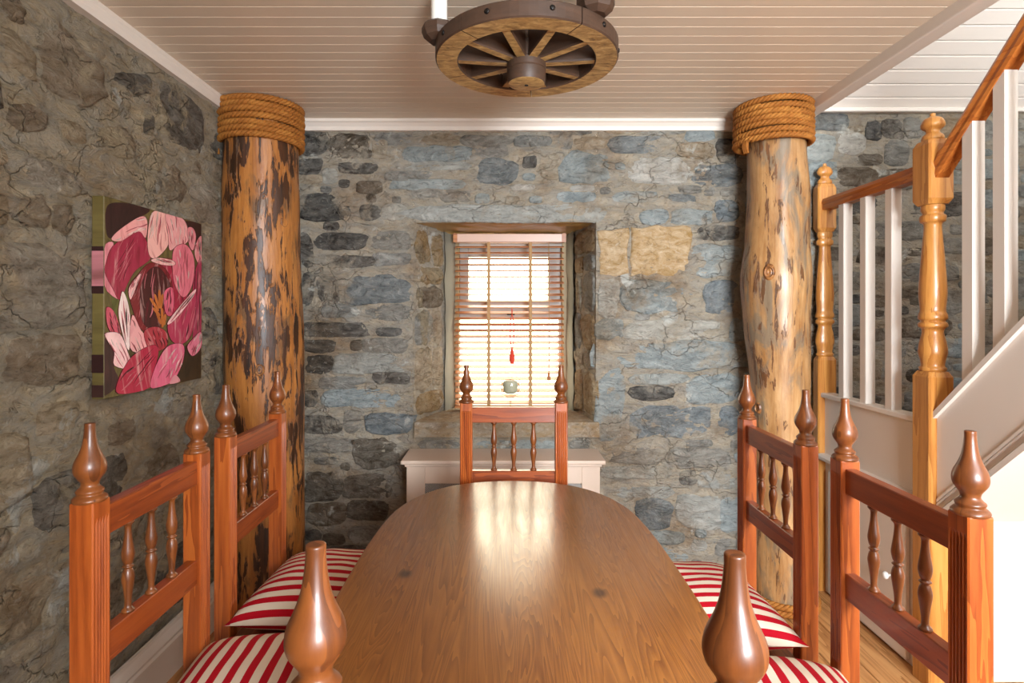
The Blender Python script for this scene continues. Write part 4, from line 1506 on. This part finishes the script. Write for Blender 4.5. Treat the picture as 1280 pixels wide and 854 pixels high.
def sloped(name, x0, x1, ztop, zbot, y0, y1, mat):
    v = []
    for yy in (y0, y1):
        v += [(x0, yy, ztop(yy)), (x1, yy, ztop(yy)), (x1, yy, zbot(yy)), (x0, yy, zbot(yy))]
    return part(name, (v, [(0, 1, 2, 3), (7, 6, 5, 4), (0, 4, 5, 1), (1, 5, 6, 2), (2, 6, 7, 3), (3, 7, 4, 0)]), mat, st, off=so)


sloped('stringer', sx - 0.02, sx + 0.02, lambda y: str_top(y) - 0.01, lambda y: str_top(y) - 0.385, ND0 + 0.002, YE, M['paint_stair'])
sloped('stringer_cap', sx - 0.036, sx + 0.036, str_top, lambda y: str_top(y) - 0.026, ND0 + 0.002, YE, M['paint_stair'])
sloped('bead', sx - 0.026, sx - 0.01, lambda y: str_top(y) - 0.338, lambda y: str_top(y) - 0.350, ND0 - 0.004, YE, M['paint_stair'])
sloped('bead', sx - 0.026, sx - 0.01, lambda y: str_top(y) - 0.355, lambda y: str_top(y) - 0.362, ND0 - 0.004, YE, M['paint_stair'])
sloped('lower_moulding', sx - 0.034, sx + 0.03, lambda y: str_top(y) - 0.398, lambda y: str_top(y) - 0.425, ND0 - 0.004, YE, M['paint_stair'])
sloped('soffit', sx + 0.02, RX - 0.002, lambda y: str_top(y) - 0.33, lambda y: str_top(y) - 0.395, ND0 + 0.05, YE, M['paint_stair'])
# treads and risers of the flight
LZ = CZ - 0.735      # landing level
for i in range(7):
    y1 = ND0 + 0.02 - i * 0.2
    z1 = LZ + 0.19 * (i + 1)
    part('tread', box(sx + 0.02, RX - 0.01, y1 - 0.2, y1 + 0.02, z1 - 0.025, z1, 0.004, 1), M['pine_y'], st, off=so)
    part('riser', box(sx + 0.02, RX - 0.01, y1 - 0.01, y1 + 0.005, z1 - 0.19, z1 - 0.025), M['paint_stair'], st, off=so)
# landing: apron panel, cap, nosing, box below, cupboard door
part('landing_floor', box(sx, RX - 0.01, ND0 + 0.03, YB - 0.02, LZ - 0.03, LZ, 0.003, 1), M['pine_y'], st, off=so)
part('apron_panel', box(sx - 0.015, sx + 0.015, ND1 - 0.004, 2.985, LZ - 0.01, ap_top - 0.015), M['paint_stair'], st, off=so)
part('apron_cap', box(sx - 0.036, sx + 0.036, ND1 - 0.004, 2.97, ap_top - 0.024, ap_top, 0.004, 1), M['paint_stair'], st, off=so)
nos = [(0, 0), (0.03, 0.002), (0.044, 0.012), (0.044, 0.026), (0.03, 0.036), (0, 0.038)]
part('nosing', extrude_profile([(sx - 0.012 - p, LZ - 0.035 + q) for p, q in nos], 'y', ND1 - 0.004, 3.02), M['paint_stair'], st, off=so)
part('landing_side', box(sx - 0.012, sx + 0.012, ND1 - 0.004, 3.02, 0.002, LZ - 0.01), M['paint_stair'], st, off=so)
# camera-facing front of the landing box under the flight, with the nosing carried round
part('landing_front', box(sx + 0.03, RX - 0.005, ND0 + 0.045, ND0 + 0.065, 0.002, LZ), M['paint_stair'], st, off=so)
part('nosing', extrude_profile([(ND0 + 0.048 - p, LZ - 0.035 + q) for p, q in nos], 'x', sx + 0.04, RX - 0.01), M['paint_stair'], st, off=so)
dr = part('cupboard_door', box(sx - 0.032, sx - 0.013, 2.335, 2.90, 0.02, LZ - 0.075, 0.003, 1), M['paint_stair'], st, off=so)
kb = xform(lathe(smooth_prof([(0.006, 0), (0.006, 0.012), (0.014, 0.02), (0.016, 0.028), (0.01, 0.036), (0.0005, 0.037)], 3), 16), Matrix.Translation((sx - 0.032, 2.42, CZ - 1.12)) @ Matrix.Rotation(-PI / 2, 4, 'Y'))
part('door_knob', kb, M['knob'], dr, True, off=so)

# ------------------------------------------------------------------ cartwheel chandelier
HW = 0.80
WY = 2.289 * HW
WXc = 26 * WY / F
WZ = CZ + HW
R1 = 0.364 * HW
R0 = R1 - 0.072
TH = 0.05
wh = root('cartwheel_chandelier', (WXc, WY, WZ))
tag(wh, 'old wooden cartwheel chandelier hanging on chains from the board ceiling', 'chandelier')


def felloe(a0, a1, n=14):
    rings = []
    for i in range(n + 1):
        a = a0 + (a1 - a0) * i / n
        c, s = math.cos(a), math.sin(a)
        sec_ = [(R0 + 0.003, 0.0), (R1 - 0.004, 0.0), (R1, 0.004), (R1, TH - 0.004), (R1 - 0.004, TH), (R0 + 0.003, TH), (R0, TH - 0.004), (R0, 0.004)]
        rings.append([(r * c, r * s, z) for r, z in sec_])
    return loft(rings)


for i in range(5):
    a0 = math.radians(-60 + 72 * i)
    vf = felloe(a0 + 0.006, a0 + math.radians(72) - 0.006)
    o = part('felloe', vf, M['wheel'], wh)
    o.data.materials.append(M['wheel_under'])
    for p in o.data.polygons:
        if abs(p.normal.z) > 0.8 and p.center.z < 0.01: p.material_index = 1
    am = a0 + math.radians(18)
    for kk in (0, 1):
        a_ = am + kk * math.radians(36)
        part('bolt', xform(lathe([(0.008, 0), (0.008, 0.003), (0.005, 0.005)], 8), Matrix.Rotation(a_, 4, 'Z') @ Matrix.Translation((R1 - 0.001, 0, TH * 0.55)) @ Matrix.Rotation(PI / 2, 4, 'Y')), M['iron'], o, True)
for i in range(10):
    a = math.radians(-90 + 18 + 36 * i)
    def ssec(x, wd, z0, z1):
        return [(x, -wd * 0.8, z0), (x, wd * 0.8, z0), (x, wd, z0 + 0.005), (x, wd * 0.8, z1), (x, -wd * 0.8, z1), (x, -wd, z0 + 0.005)]
    sp = loft([ssec(0.05, 0.017, -0.004, 0.080), ssec(R0 * 0.6, 0.016, 0.0, 0.068), ssec(R0 + 0.01, 0.0145, 0.006, 0.048)])
    o = part('spoke', xform(sp, Matrix.Rotation(a, 4, 'Z')), M['wheel'], wh)
    o.data.materials.append(M['wheel_under'])
    for p in o.data.polygons:
        if abs(p.normal.z) > 0.7 and p.center.z < 0.02: p.material_index = 1
hb = part('hub', lathe([(0.046, -0.070), (0.058, -0.066), (0.062, -0.05), (0.063, -0.028), (0.0605, -0.026), (0.0605, -0.024), (0.063, -0.022), (0.063, 0.0), (0.0605, 0.002), (0.063, 0.004), (0.063, 0.052), (0.056, 0.06), (0.036, 0.068), (0.034, 0.1), (0.03, 0.11)], 28), M['wheel'], wh, True, auto=30)
hb.data.materials.append(M['wheel_under'])
for p in hb.data.polygons:
    if abs(p.normal.z) > 0.9 and p.center.z < -0.05: p.material_index = 1
part('hub_bore', lathe([(0.006, -0.0715), (0.006, -0.069)], 12), M['dark'], hb)
apex = Vector((0, 0, HC - WZ - 0.01))
link_me = None
for ang in (-106, -69, 110, 70):
    a = math.radians(ang)
    p0 = Vector(((R1 - 0.03) * math.cos(a), (R1 - 0.03) * math.sin(a), TH))
    d = apex - p0
    nl = int(d.length / 0.017)
    ch = part('chain', lathe([(0.007, 0), (0.007, 0.006), (0.004, 0.01)], 8, p0.x, p0.y, p0.z - 0.002), M['iron'], wh, True)
    q = d.to_track_quat('X', 'Z')
    for i in range(nl):
        lk = tube([(0.011 * math.cos(t * PI / 5), 0.0055 * math.sin(t * PI / 5), 0) for t in range(10)], 0.0018, 5, True)
        mtx = Matrix.Translation(p0 + d * ((i + 0.6) / nl)) @ q.to_matrix().to_4x4() @ Matrix.Rotation((i % 2) * PI / 2, 4, 'X')
        part('chain_link', xform(lk, mtx), M['iron'], ch, True)
part('ceiling_hook', lathe([(0.045, 0.0), (0.045, 0.01), (0.02, 0.016), (0.012, 0.02)][::-1] and [(0.02, -0.02), (0.03, -0.012), (0.045, -0.006), (0.045, 0.0)], 20, 0, 0, HC - WZ), M['iron'], wh, True)
# three turned octagonal cups with candle tubes on the rim
for ang in (-171, -47, 66):
    a = math.radians(ang)
    cxp, cyp = (R1 - 0.012) * math.cos(a), (R1 - 0.012) * math.sin(a)
    cup = lathe([(0.030, 0.0), (0.048, 0.014), (0.055, 0.032), (0.055, 0.046), (0.044, 0.056), (0.03, 0.058)], 8, cxp, cyp, TH - 0.004)
    o = part('candle_cup', cup, M['wheel'], wh)
    part('candle_tube', lathe([(0.0255, 0.05), (0.0255, 0.15), (0.022, 0.153)], 20, cxp, cyp, TH - 0.004), M['candle'], o, True, auto=40)
